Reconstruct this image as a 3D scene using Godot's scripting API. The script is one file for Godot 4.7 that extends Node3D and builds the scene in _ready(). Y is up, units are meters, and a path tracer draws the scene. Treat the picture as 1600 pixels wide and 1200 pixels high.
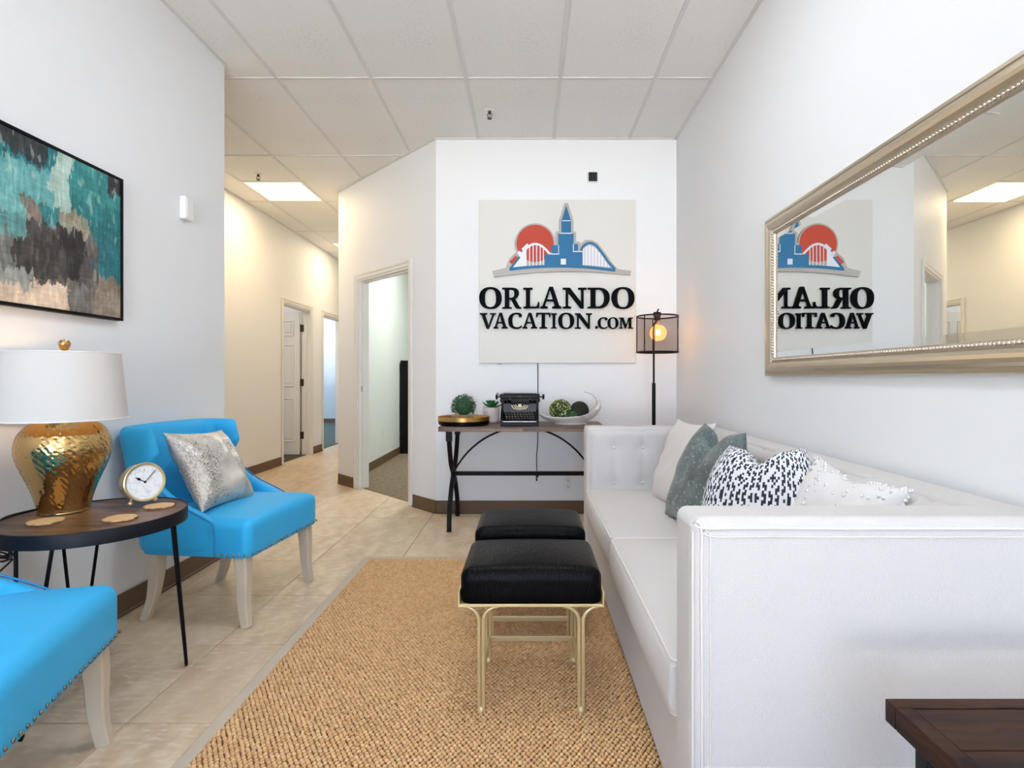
extends Node3D
# Waiting room of a small office. X to the right, Y up; "d" is the distance in front of the camera (d = -z).

class MB:
	var v := PackedVector3Array()
	var n := PackedVector3Array()
	var uv := PackedVector2Array()
	var col := PackedColorArray()
	var ix := PackedInt32Array()
	var T := Transform3D()
	var tint := Color.WHITE
	func add(p: Vector3, nn: Vector3, t := Vector2.ZERO) -> int:
		v.append(T * p)
		n.append((T.basis * nn).normalized())
		uv.append(t)
		col.append(tint)
		return v.size() - 1
	func tri(a: int, b: int, c: int) -> void:
		var g := (v[b] - v[a]).cross(v[c] - v[a])
		if g.dot(n[a] + n[b] + n[c]) > 0.0:
			ix.append_array([a, c, b])
		else:
			ix.append_array([a, b, c])
	func quad(a: int, b: int, c: int, d: int) -> void:
		tri(a, b, c)
		tri(a, c, d)
	func face(a: Vector3, b: Vector3, c: Vector3, d: Vector3, nn: Vector3) -> void:
		quad(add(a, nn, Vector2(0, 1)), add(b, nn, Vector2(1, 1)), add(c, nn, Vector2(1, 0)), add(d, nn, Vector2(0, 0)))
	func box(c: Vector3, s: Vector3) -> void:
		for k in 3:
			for sg in [-1.0, 1.0]:
				var w := Vector3.ZERO
				w[k] = sg
				var u := Vector3.ZERO
				u[(k + 1) % 3] = 1.0
				var t := Vector3.ZERO
				t[(k + 2) % 3] = 1.0
				var h := s * 0.5
				face(c + (w - u - t) * h, c + (w + u - t) * h, c + (w + u + t) * h, c + (w - u + t) * h, w)
	func span(a: Vector3, b: Vector3) -> void:
		box((a + b) * 0.5, (b - a).abs())
	func axis_list(h: float, r: float, seg: int, mid: int) -> Array:
		var o := []
		for i in seg + 1:
			o.append([-(h - r), -PI / 4 * (1.0 - float(i) / seg)])
		for i in range(1, mid + 1):
			o.append([lerpf(-(h - r), h - r, float(i) / (mid + 1)), 0.0])
		for i in seg + 1:
			o.append([h - r, PI / 4 * float(i) / seg])
		return o
	func rbox(c: Vector3, s: Vector3, r: float, seg := 1, mid := 0, deform = null) -> void:
		var h := s * 0.5
		r = minf(r, minf(h.x, minf(h.y, h.z)) * 0.999)
		for k in 3:
			var ku := (k + 1) % 3
			var kv := (k + 2) % 3
			var lu := axis_list(h[ku], r, seg, mid)
			var lv := axis_list(h[kv], r, seg, mid)
			for sg in [-1.0, 1.0]:
				var at := v.size()
				for a in lu:
					for b in lv:
						var dir := Vector3.ZERO
						dir[ku] = tan(a[1])
						dir[kv] = tan(b[1])
						dir[k] = sg
						dir = dir.normalized()
						var p := Vector3.ZERO
						p[ku] = a[0] + r * dir[ku]
						p[kv] = b[0] + r * dir[kv]
						p[k] = sg * (h[k] - r) + r * dir[k]
						if deform != null:
							p = deform.call(p, dir)
						add(c + p, dir, Vector2(p[ku], p[kv]))
				var m := lv.size()
				for i in lu.size() - 1:
					for j in m - 1:
						quad(at + i * m + j, at + (i + 1) * m + j, at + (i + 1) * m + j + 1, at + i * m + j + 1)
	func tube(pts: Array, rad, sides := 8, sect := PackedVector2Array(), ref := Vector3.ZERO, closed := false) -> void:
		var c := pts.size()
		var flat := sect.size() > 0
		if not flat:
			for i in sides:
				sect.append(Vector2(cos(TAU * i / sides), sin(TAU * i / sides)))
		var m := sect.size()
		var up := ref
		var length := 0.0
		var rings := []
		for i in c:
			var t: Vector3
			if closed:
				t = pts[(i + 1) % c] - pts[(i + c - 1) % c]
			else:
				t = pts[mini(i + 1, c - 1)] - pts[maxi(i - 1, 0)]
			t = t.normalized()
			if up == Vector3.ZERO:
				up = Vector3.UP if absf(t.y) < 0.9 else Vector3.RIGHT
			var side := t.cross(ref if ref != Vector3.ZERO else up).normalized()
			var u2 := side.cross(t).normalized()
			up = u2
			var r: float = rad[i] if rad is Array else rad
			if i > 0:
				length += (pts[i] - pts[i - 1]).length()
			rings.append([pts[i], side, u2, r, t, length])
		var segs := c if closed else c - 1
		if flat:
			for e in m:
				var a := sect[e]
				var b := sect[(e + 1) % m]
				var nn2 := Vector2((b - a).y, -(b - a).x).normalized()
				if nn2.dot(a + b) < 0.0:
					nn2 = -nn2
				var at := v.size()
				for g in rings:
					var nn: Vector3 = g[1] * nn2.x + g[2] * nn2.y
					add(g[0] + (g[1] * a.x + g[2] * a.y) * g[3], nn, Vector2(g[5], a.x))
					add(g[0] + (g[1] * b.x + g[2] * b.y) * g[3], nn, Vector2(g[5], b.x))
				for i in segs:
					var j := (i + 1) % c
					quad(at + i * 2, at + i * 2 + 1, at + j * 2 + 1, at + j * 2)
		else:
			var at := v.size()
			for g in rings:
				for e in m:
					var nn: Vector3 = g[1] * sect[e].x + g[2] * sect[e].y
					add(g[0] + nn * g[3], nn, Vector2(g[5], float(e) / m))
			for i in segs:
				var j := (i + 1) % c
				for e in m:
					var f := (e + 1) % m
					quad(at + i * m + e, at + i * m + f, at + j * m + f, at + j * m + e)
		if not closed:
			for s in [0, c - 1]:
				var g: Array = rings[s]
				var nn: Vector3 = g[4] * (-1.0 if s == 0 else 1.0)
				var at := v.size()
				for e in m:
					add(g[0] + (g[1] * sect[e].x + g[2] * sect[e].y) * g[3], nn)
				for e in range(1, m - 1):
					tri(at, at + e, at + e + 1)
	func rod(a: Vector3, b: Vector3, r: float, sides := 8) -> void:
		tube([a, b], r, sides)
	func lathe(prof: Array, sides: int, at := Vector3.ZERO, deform = null) -> void:
		var c := prof.size()
		var sn := []
		for i in c - 1:
			var e: Vector2 = prof[i + 1] - prof[i]
			sn.append(Vector2(e.y, -e.x).normalized())
		var run := 0.0
		for i in c - 1:
			var a: Vector2 = prof[i]
			var b: Vector2 = prof[i + 1]
			var na: Vector2 = sn[i]
			var nb: Vector2 = sn[i]
			if i > 0 and sn[i].dot(sn[i - 1]) > 0.75:
				na = (sn[i] + sn[i - 1]).normalized()
			if i < c - 2 and sn[i].dot(sn[i + 1]) > 0.75:
				nb = (sn[i] + sn[i + 1]).normalized()
			var s0 := v.size()
			var run2 := run + (b - a).length()
			for k in sides + 1:
				var q := TAU * k / sides
				var dir := Vector3(cos(q), 0, sin(q))
				var pa := dir * a.x + Vector3(0, a.y, 0)
				var pb := dir * b.x + Vector3(0, b.y, 0)
				if deform != null:
					pa = deform.call(pa, q, run)
					pb = deform.call(pb, q, run2)
				add(at + pa, dir * na.x + Vector3(0, na.y, 0), Vector2(float(k) / sides, run))
				add(at + pb, dir * nb.x + Vector3(0, nb.y, 0), Vector2(float(k) / sides, run2))
			for k in sides:
				quad(s0 + k * 2, s0 + k * 2 + 1, s0 + k * 2 + 3, s0 + k * 2 + 2)
			run = run2
	func ball(c: Vector3, r, nu := 12, nv := 8) -> void:
		var rr: Vector3 = r if r is Vector3 else Vector3(r, r, r)
		var at := v.size()
		for i in nv + 1:
			for k in nu + 1:
				var dir := Vector3(sin(PI * i / nv) * cos(TAU * k / nu), cos(PI * i / nv), sin(PI * i / nv) * sin(TAU * k / nu))
				add(c + dir * rr, dir / rr, Vector2(float(k) / nu, float(i) / nv))
		for i in nv:
			for k in nu:
				quad(at + i * (nu + 1) + k, at + i * (nu + 1) + k + 1, at + (i + 1) * (nu + 1) + k + 1, at + (i + 1) * (nu + 1) + k)
	func extrude(poly: PackedVector2Array, z0: float, z1: float) -> void:
		var t := Geometry2D.triangulate_polygon(poly)
		for z in [z0, z1]:
			var at := v.size()
			for p in poly:
				add(Vector3(p.x, p.y, z), Vector3(0, 0, 1.0 if z == maxf(z0, z1) else -1.0), p)
			for i in range(0, t.size(), 3):
				tri(at + t[i], at + t[i + 1], at + t[i + 2])
		var cw := Geometry2D.is_polygon_clockwise(poly)
		for i in poly.size():
			var a := poly[i]
			var b := poly[(i + 1) % poly.size()]
			var e := b - a
			var nn := Vector3(e.y, -e.x, 0) * (-1.0 if cw else 1.0)
			face(Vector3(a.x, a.y, z0), Vector3(b.x, b.y, z0), Vector3(b.x, b.y, z1), Vector3(a.x, a.y, z1), nn.normalized())
	func sheet(f: Callable, nu: int, nv: int) -> void:   # f(i, j) -> position; normals follow from smooth()
		var at := v.size()
		var g := []
		for i in nu + 1:
			for j in nv + 1:
				g.append(f.call(i, j))
		for i in nu + 1:
			for j in nv + 1:
				var du: Vector3 = g[mini(i + 1, nu) * (nv + 1) + j] - g[maxi(i - 1, 0) * (nv + 1) + j]
				var dv: Vector3 = g[i * (nv + 1) + mini(j + 1, nv)] - g[i * (nv + 1) + maxi(j - 1, 0)]
				add(g[i * (nv + 1) + j], du.cross(dv).normalized(), Vector2(float(i) / nu, 1.0 - float(j) / nv))
		for i in nu:
			for j in nv:
				quad(at + i * (nv + 1) + j, at + (i + 1) * (nv + 1) + j, at + (i + 1) * (nv + 1) + j + 1, at + i * (nv + 1) + j + 1)
	func smooth() -> MB:
		var sum := {}
		var keys := []
		for p in v:
			keys.append(Vector3i((p * 20000.0).round()))
		for i in range(0, ix.size(), 3):
			var g := -(v[ix[i + 1]] - v[ix[i]]).cross(v[ix[i + 2]] - v[ix[i]])
			for k in 3:
				var key = keys[ix[i + k]]
				sum[key] = sum.get(key, Vector3.ZERO) + g
		for i in v.size():
			var s: Vector3 = sum.get(keys[i], n[i])
			if s.length() > 1e-12:
				n[i] = s.normalized()
		return self
	func mesh() -> ArrayMesh:
		var a := []
		a.resize(Mesh.ARRAY_MAX)
		a[Mesh.ARRAY_VERTEX] = v
		a[Mesh.ARRAY_NORMAL] = n
		a[Mesh.ARRAY_TEX_UV] = uv
		if tint != Color.WHITE or col.has(Color.BLACK):
			a[Mesh.ARRAY_COLOR] = col
		a[Mesh.ARRAY_INDEX] = ix
		var m := ArrayMesh.new()
		m.add_surface_from_arrays(Mesh.PRIMITIVE_TRIANGLES, a)
		return m

var rng := RandomNumberGenerator.new()
var M := {}
var used := {}
const F := 847.0
const VX := 827.0
const VY := 590.0
const EYE := 1.10
const CEIL := 3.03
const XL := -1.884     # left wall face
const XR := 1.192      # right wall face
const XH := -3.12      # hall's left wall face
const DB := 4.39       # back wall face
const SQ := [Vector2(-0.8, -1), Vector2(0.8, -1), Vector2(1, -0.8), Vector2(1, 0.8), Vector2(0.8, 1), Vector2(-0.8, 1), Vector2(-1, 0.8), Vector2(-1, -0.8)]

func P(x: float, y: float, d: float) -> Vector3:
	return Vector3(x, y, -d)

func numbered(called: String) -> String:
	var k: int = used.get(called, 0)
	used[called] = k + 1
	return called if k == 0 else "%s_%03d" % [called, k]

func tag(o: Node, label: String, category: String, group := "") -> Node:
	o.set_meta("label", label)
	o.set_meta("category", category)
	if group != "":
		o.set_meta("group", group)
	return o

func thing(called: String, label: String, category: String, at := Vector3.ZERO, turn := 0.0, group := "") -> Node3D:
	var o := Node3D.new()
	o.name = numbered(called)
	o.position = at
	o.rotation.y = turn
	add_child(o)
	tag(o, label, category, group)
	return o

func part(called: String, b, m: Material, parent: Node3D) -> MeshInstance3D:
	var o := MeshInstance3D.new()
	o.name = called
	o.mesh = b.mesh() if b is MB else b
	o.material_override = m
	parent.add_child(o, true)
	return o

func solo(called: String, b, m: Material, label: String, category: String, at := Vector3.ZERO, group := "") -> MeshInstance3D:
	var o := part(numbered(called), b, m, self)
	o.position = at
	tag(o, label, category, group)
	return o

func struct(called: String, b, m: Material, parent: Node3D = self) -> MeshInstance3D:
	var o := part(called, b, m, parent)
	if parent == self:
		o.set_meta("kind", "structure")
	return o

func copy_of(o: Node3D, called: String, at: Vector3, turn: float, label: String) -> Node3D:
	var c: Node3D = o.duplicate()
	c.name = numbered(called)
	add_child(c)
	c.position = at
	c.rotation.y = turn
	c.set_meta("label", label)
	return c

func arc(c: Vector3, a: Vector3, b: Vector3, t0: float, t1: float, k: int) -> Array:
	var o := []
	for i in k + 1:
		var t := lerpf(t0, t1, float(i) / k)
		o.append(c + a * cos(t) + b * sin(t))
	return o

func curve(pts: Array, k := 6) -> Array:   # Catmull-Rom through the points
	var o := []
	for i in pts.size() - 1:
		var p0 = pts[maxi(i - 1, 0)]
		var p3 = pts[mini(i + 2, pts.size() - 1)]
		for j in k:
			o.append(pts[i].cubic_interpolate(pts[i + 1], p0, p3, float(j) / k))
	o.append(pts[-1])
	return o

func table_of(xs: Array, ys: Array, x: float) -> float:
	for i in xs.size() - 1:
		if x <= xs[i + 1]:
			return lerpf(ys[i], ys[i + 1], clampf((x - xs[i]) / (xs[i + 1] - xs[i]), 0, 1))
	return ys[-1]

# ---------------------------------------------------------------- materials
func mat(c: Color, rough := 0.7, metal := 0.0) -> StandardMaterial3D:
	var m := StandardMaterial3D.new()
	m.albedo_color = c
	m.roughness = rough
	m.metallic = metal
	return m

func c8(r: float, g: float, b: float) -> Color:
	return Color(r / 255.0, g / 255.0, b / 255.0)

func fn(s: int, f: float, oct := 3) -> FastNoiseLite:
	var q := FastNoiseLite.new()
	q.seed = s
	q.frequency = f
	q.noise_type = FastNoiseLite.TYPE_SIMPLEX_SMOOTH
	q.fractal_octaves = oct
	return q

func picture(w: int, h: int, f: Callable) -> ImageTexture:
	var data := PackedByteArray()
	data.resize(w * h * 3)
	var k := 0
	for y in h:
		for x in w:
			var c: Color = f.call(x, y)
			data[k] = int(clampf(c.r, 0, 1) * 255.0)
			data[k + 1] = int(clampf(c.g, 0, 1) * 255.0)
			data[k + 2] = int(clampf(c.b, 0, 1) * 255.0)
			k += 3
	return ImageTexture.create_from_image(Image.create_from_data(w, h, false, Image.FORMAT_RGB8, data))

func grey(v: float) -> Color:
	return Color(v, v, v)

func tex(m: StandardMaterial3D, t: Texture2D, scale: float, world := false, off := Vector3.ZERO) -> StandardMaterial3D:
	m.albedo_texture = t
	m.uv1_triplanar = true
	m.uv1_world_triplanar = world
	m.uv1_scale = Vector3(scale, scale, scale)
	m.uv1_offset = off
	return m

func bump(m: StandardMaterial3D, t: Texture2D, cm: float) -> StandardMaterial3D:
	m.heightmap_enabled = true
	m.heightmap_texture = t
	m.heightmap_scale = cm
	return m

# seamless noise: blends two samples across the wrap
func tn(q: FastNoiseLite, x: float, y: float, w: float, h: float) -> float:
	var a := x / w
	var b := y / h
	return lerpf(lerpf(q.get_noise_2d(x, y), q.get_noise_2d(x - w, y), a), lerpf(q.get_noise_2d(x, y - h), q.get_noise_2d(x - w, y - h), a), b) * 1.3

func wood(c1: Color, c2: Color, c3: Color, s: int) -> ImageTexture:
	var q := fn(s, 0.012, 4)
	var q2 := fn(s + 7, 0.05, 3)
	return picture(384, 384, func(x, y):
		var warp := tn(q, x * 0.6, y * 1.0, 230.4, 384) * 26.0
		var g := tn(q2, x * 0.05, y * 1.7 + warp, 19.2, 652.8)
		var k := tn(q, x * 0.12 + 50, y * 2.2, 46.08, 844.8)
		var c := c1.lerp(c2, clampf(0.5 + g * 0.9, 0, 1))
		return c.lerp(c3, clampf(k * 1.3, 0, 0.8)))

func make_materials() -> void:
	fnc.frequency = 0.1
	fnc.fractal_octaves = 2
	var paint := c8(242, 243, 245)
	M.wall = mat(paint, 0.55)
	M.wall.metallic_specular = 0.35
	M.wall_office = mat(c8(226, 232, 228), 0.6)
	M.wall_blue = mat(c8(206, 214, 216), 0.6)
	M.trim = mat(c8(236, 233, 229), 0.35)
	M.base = mat(c8(101, 76, 52), 0.5)
	M.plastic = mat(c8(240, 240, 238), 0.35)
	M.plastic_black = mat(c8(20, 21, 24), 0.3)
	M.slot = mat(c8(40, 38, 36), 0.6)
	M.bronze = mat(c8(84, 74, 66), 0.35, 0.9)
	M.chrome = mat(c8(150, 150, 152), 0.3, 0.9)
	M.sprinkler = mat(c8(60, 58, 55), 0.4, 0.6)
	M.iron = mat(c8(14, 14, 16), 0.5)
	M.iron.metallic_specular = 0.3
	M.iron_blue = mat(c8(16, 18, 26), 0.5)
	M.iron_blue.metallic_specular = 0.35
	var qn := fn(3, 0.02, 4)
	var qs := fn(4, 0.09, 2)
	# vinyl floor tile: mottled beige with pale streaks
	var ft := picture(512, 512, func(x, y):
		var a := tn(qn, x * 0.9, y * 0.45, 460.8, 230.4)
		var b := tn(qs, x * 0.35, y * 0.9, 179.2, 460.8)
		var g := 0.5 + 0.85 * a + 0.25 * b
		var c := c8(208, 182, 150).lerp(c8(234, 213, 184), clampf(g, 0, 1))
		return c.lerp(c8(234, 222, 204), clampf(b * 1.5 - 0.35, 0, 0.7)))
	for k in 5:
		M["floor_%d" % k] = tex(mat(grey(0.985 - 0.012 * (k % 3)), 0.34), ft, 0.8, true, Vector3(0.31 * k, 0.17 * k, 0.47 * k))
	M.floor_base = mat(c8(120, 106, 88), 0.8)
	var cp := picture(256, 256, func(x, y): return grey(0.5 + 0.42 * tn(fnc, x * 6.0, y * 6.0, 1536, 1536) + 0.1 * tn(qn, x, y, 256, 256)))
	M.carpet = bump(tex(mat(c8(252, 222, 180), 0.95), cp, 2.2, true), cp, 0.3)
	M.carpet_dark = bump(tex(mat(c8(150, 140, 128), 0.95), cp, 2.2, true), cp, 0.3)
	M.carpet_green = bump(tex(mat(c8(150, 180, 170), 0.95), cp, 2.2, true), cp, 0.3)
	# mineral-fibre ceiling panel with small fissures
	var cq := fn(11, 0.05, 2)
	var ct := picture(512, 512, func(x, y):
		var b := tn(fnc, x * 2.4, y * 4.0, 1228.8, 2048)
		var w := tn(cq, x, y, 512, 512)
		return grey(0.965 - 0.13 * clampf((b * 1.4 + w * 0.5 - 0.62) * 5.0, 0, 1)))
	M.ceiling = bump(tex(mat(c8(253, 252, 250), 0.9), ct, 1.6, true), ct, 0.12)
	M.ceiling_plain = mat(c8(240, 238, 235), 0.9)
	M.tee = mat(c8(226, 225, 223), 0.5)
	# woven cloth relief
	var wv := picture(128, 128, func(x, y):
		var a := sin(TAU * x / 8.0) * cos(TAU * y / 8.0)
		return grey(0.5 + 0.28 * a + 0.18 * tn(fnc, x * 3.0, y * 9.0, 384, 1152)))
	M.weave = wv
	M.sofa = bump(tex(mat(c8(221, 217, 215), 0.9), picture(128, 128, func(x, y): return grey(0.965 + 0.05 * tn(fnc, x * 1.5, y * 8.0, 192, 1024))), 8.0), wv, 0.05)
	M.sofa.rim_enabled = true
	M.sofa.rim = 0.25
	M.sofa.rim_tint = 0.5
	M.piping = mat(c8(232, 226, 220), 0.85)
	M.button = mat(c8(222, 218, 216), 0.6)
	M.blue = bump(mat(c8(40, 178, 240), 0.62), wv, 0.03)
	M.blue.uv1_triplanar = true
	M.blue.uv1_scale = Vector3(14, 14, 14)
	M.blue.rim_enabled = true
	M.blue.rim = 0.35
	M.blue.rim_tint = 0.4
	M.blue_pipe = mat(c8(38, 138, 196), 0.7)
	M.dust = mat(c8(26, 26, 28), 0.9)
	M.nail = mat(c8(150, 146, 142), 0.25, 1.0)
	M.ash = mat(c8(206, 192, 172), 0.6)
	M.walnut = tex(mat(c8(255, 255, 255), 0.36), wood(c8(84, 54, 36), c8(132, 94, 64), c8(50, 32, 23), 31), 1.7)
	M.plank = tex(mat(c8(255, 255, 255), 0.42), wood(c8(104, 76, 58), c8(144, 112, 90), c8(62, 44, 36), 37), 1.5)
	M.dark_wood = tex(mat(c8(255, 255, 255), 0.5), wood(c8(48, 28, 19), c8(70, 43, 30), c8(26, 15, 11), 41), 1.9)
	M.dark_wood.metallic_specular = 0.3
	M.black_wood = mat(c8(16, 15, 16), 0.5)
	M.black_wood.metallic_specular = 0.25
	M.leather = mat(c8(4, 4, 6), 0.36)
	M.leather.metallic_specular = 0.22
	var lq := fn(15, 0.05, 3)
	var lt := picture(256, 256, func(x, y): return grey(0.5 + 0.4 * tn(lq, x * 2.2, y * 0.5, 563.2, 128) + 0.2 * tn(fnc, x * 3.0, y * 3.0, 768, 768)))
	M.leather.uv1_triplanar = true
	M.leather.uv1_scale = Vector3(4, 4, 4)
	bump(M.leather, lt, 0.25)
	M.gold = mat(c8(224, 204, 154), 0.36, 0.5)
	M.gold_lamp = mat(c8(196, 162, 108), 0.15, 1.0)
	M.gold_tray = mat(c8(206, 164, 96), 0.28, 0.9)
	M.gold_clock = mat(c8(226, 206, 164), 0.28, 0.8)
	M.champagne = mat(c8(198, 186, 166), 0.34, 0.85)
	M.champagne_dark = mat(c8(158, 146, 132), 0.4, 0.8)
	M.bead = mat(c8(214, 204, 192), 0.22, 0.95)
	M.mirror = mat(c8(240, 242, 240), 0.0, 1.0)
	M.shade = mat(c8(212, 208, 203), 0.9)
	M.shade.backlight_enabled = true
	M.shade.backlight = Color(0.16, 0.15, 0.13)
	M.panel = mat(c8(226, 224, 219), 0.5)
	M.letter = mat(c8(16, 18, 21), 0.6)
	M.letter.metallic_specular = 0.12
	M.emblem_back = mat(c8(176, 172, 167), 0.4)
	M.emblem_white = mat(c8(232, 234, 244), 0.4)
	M.emblem_red = mat(c8(188, 62, 38), 0.6)
	M.emblem_blue = mat(c8(22, 108, 156), 0.6)
	M.ceramic = mat(c8(232, 228, 226), 0.35)
	M.pot = mat(c8(218, 206, 200), 0.6)
	M.leaf = mat(c8(46, 88, 52), 0.55)
	M.leaf_dark = mat(c8(44, 88, 54), 0.6)
	M.leaf_wet = mat(c8(40, 112, 56), 0.4)
	M.moss = mat(Color.WHITE, 0.9)
	M.moss.vertex_color_use_as_albedo = true
	M.moss_dark = mat(c8(40, 42, 34), 0.95)
	M.wire = mat(c8(206, 196, 186), 0.3, 0.8)
	M.copper = mat(c8(196, 142, 110), 0.35, 0.8)
	M.key = mat(c8(104, 100, 94), 0.3)
	M.type_black = mat(c8(10, 10, 12), 0.32)
	M.type_black.metallic_specular = 0.25
	M.type_panel = mat(c8(44, 47, 54), 0.35, 0.2)
	M.roller = mat(c8(18, 17, 18), 0.6)
	M.cream = mat(c8(232, 222, 196), 0.5)
	M.cord = mat(c8(30, 30, 32), 0.5)
	M.mesh_shade = mat(Color(0.30, 0.19, 0.15, 0.36), 0.8)
	M.mesh_shade.transparency = BaseMaterial3D.TRANSPARENCY_ALPHA
	M.bulb = mat(Color(0.98, 0.80, 0.52, 0.26), 0.05)
	M.bulb.transparency = BaseMaterial3D.TRANSPARENCY_ALPHA
	M.filament = mat(c8(255, 226, 160), 0.5)
	M.filament.emission_enabled = true
	M.filament.emission = c8(255, 222, 150)
	M.filament.emission_energy_multiplier = 4.0
	M.diffuser = mat(c8(255, 248, 230), 0.6)
	M.diffuser.emission_enabled = true
	M.diffuser.emission = c8(255, 240, 205)
	M.diffuser.emission_energy_multiplier = 1.25
	M.glass = mat(Color(0.9, 0.96, 0.96, 0.04), 0.0)
	M.glass.transparency = BaseMaterial3D.TRANSPARENCY_ALPHA
	M.paper = mat(c8(236, 236, 234), 0.7)

var fnc := FastNoiseLite.new()

# ---------------------------------------------------------------- the room
# A wall from a to b in plan (x, d); face = +1 puts its thickness to the right of a->b, -1 to the left. holes: [from, to, height] along it.
func wall(called: String, a: Vector2, b: Vector2, thick: float, face: float, m: Material, holes := [], top := 3.12) -> MeshInstance3D:
	var q := MB.new()
	var dir := (b - a).normalized()
	q.T = Transform3D(Basis(Vector3(dir.x, 0, -dir.y), Vector3.UP, Vector3(dir.y, 0, dir.x)), Vector3.ZERO)
	var z0 := minf(0, thick * face)
	var z1 := maxf(0, thick * face)
	var x := 0.0
	var end := a.distance_to(b)
	for h in holes:
		q.span(Vector3(x, -0.01, z0), Vector3(h[0], top, z1))
		q.span(Vector3(h[0], h[2], z0), Vector3(h[1], top, z1))
		if h.size() > 3:
			q.span(Vector3(h[0], -0.01, z0), Vector3(h[1], h[3], z1))
		x = h[1]
	q.span(Vector3(x, -0.01, z0), Vector3(end, top, z1))
	var o := struct(called, q, m)
	o.position = P(a.x, 0, a.y)
	return o

func skirting(called: String, a: Vector2, b: Vector2, side: float, pieces: Array, h := 0.105) -> void:
	var q := MB.new()
	var dir := (b - a).normalized()
	q.T = Transform3D(Basis(Vector3(dir.x, 0, -dir.y), Vector3.UP, Vector3(dir.y, 0, dir.x)), Vector3.ZERO)
	for p in pieces:
		q.rbox(Vector3((p[0] + p[1]) / 2, h / 2, 0.004 * side), Vector3(p[1] - p[0], h, 0.008), 0.003)
		q.rbox(Vector3((p[0] + p[1]) / 2, 0.008, 0.008 * side), Vector3(p[1] - p[0], 0.016, 0.014), 0.005)
	var o := struct(called, q, M.base)
	o.position = P(a.x, 0, a.y)

# Door frame standing in a hole of a wall: local x along the wall, local z out of the visible face, hole from 0 to w.
func door_frame(called: String, at: Vector3, dir: Vector2, w: float, h: float, deep: float, out: float) -> Node3D:
	var o := Node3D.new()
	o.name = called
	o.transform = Transform3D(Basis(Vector3(dir.x, 0, -dir.y), Vector3.UP, Vector3(dir.y, 0, dir.x) ), at)
	add_child(o)
	o.set_meta("kind", "structure")
	var cw := 0.057
	for e in [["side", -cw, 0.0], ["side", w, w + cw], ["head", 0, 0]]:
		var q := MB.new()
		if e[0] == "side":
			q.rbox(Vector3((e[1] + e[2]) / 2, (h + cw) / 2, 0.006 * out), Vector3(cw, h + cw, 0.012), 0.004)
			q.rbox(Vector3(e[1] + (0.013 if e[1] < 0 else cw - 0.013), (h + cw) / 2, 0.010 * out), Vector3(0.026, h + cw, 0.018), 0.006)
		else:
			q.rbox(Vector3(w / 2, h + cw / 2, 0.006 * out), Vector3(w, cw, 0.0118), 0.004)
			q.rbox(Vector3(w / 2, h + cw - 0.013, 0.010 * out), Vector3(w, 0.0255, 0.0178), 0.006)
		part("door_casing", q, M.trim, o)
	var j := MB.new()
	var zc := -deep / 2 * out
	j.span(Vector3(0, 0, -deep * out), Vector3(0.018, h, 0.002 * out))
	j.span(Vector3(w - 0.018, 0, -deep * out), Vector3(w, h, 0.002 * out))
	j.span(Vector3(0.018, h - 0.018, -deep * out), Vector3(w - 0.018, h, 0.002 * out))
	part("door_jamb", j, M.trim, o)
	var s := MB.new()
	s.box(Vector3(0.024, h / 2, zc), Vector3(0.012, h - 0.04, 0.034))
	s.box(Vector3(w - 0.024, h / 2, zc), Vector3(0.012, h - 0.04, 0.034))
	s.box(Vector3(w / 2, h - 0.024, zc), Vector3(w - 0.06, 0.012, 0.034))
	part("door_stop", s, M.trim, o)
	return o

func strike_plate(o: Node3D, x: float, y: float, z: float, sx: float) -> void:
	var q := MB.new()
	q.rbox(Vector3(x + 0.001 * sx, y, z), Vector3(0.004, 0.058, 0.042), 0.001)
	var pl := part("strike_plate", q, M.champagne_dark, o)
	var k := MB.new()
	k.box(Vector3(x + 0.0035 * sx, y, z), Vector3(0.002, 0.028, 0.016))
	part("latch_hole", k, M.slot, pl)

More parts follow.
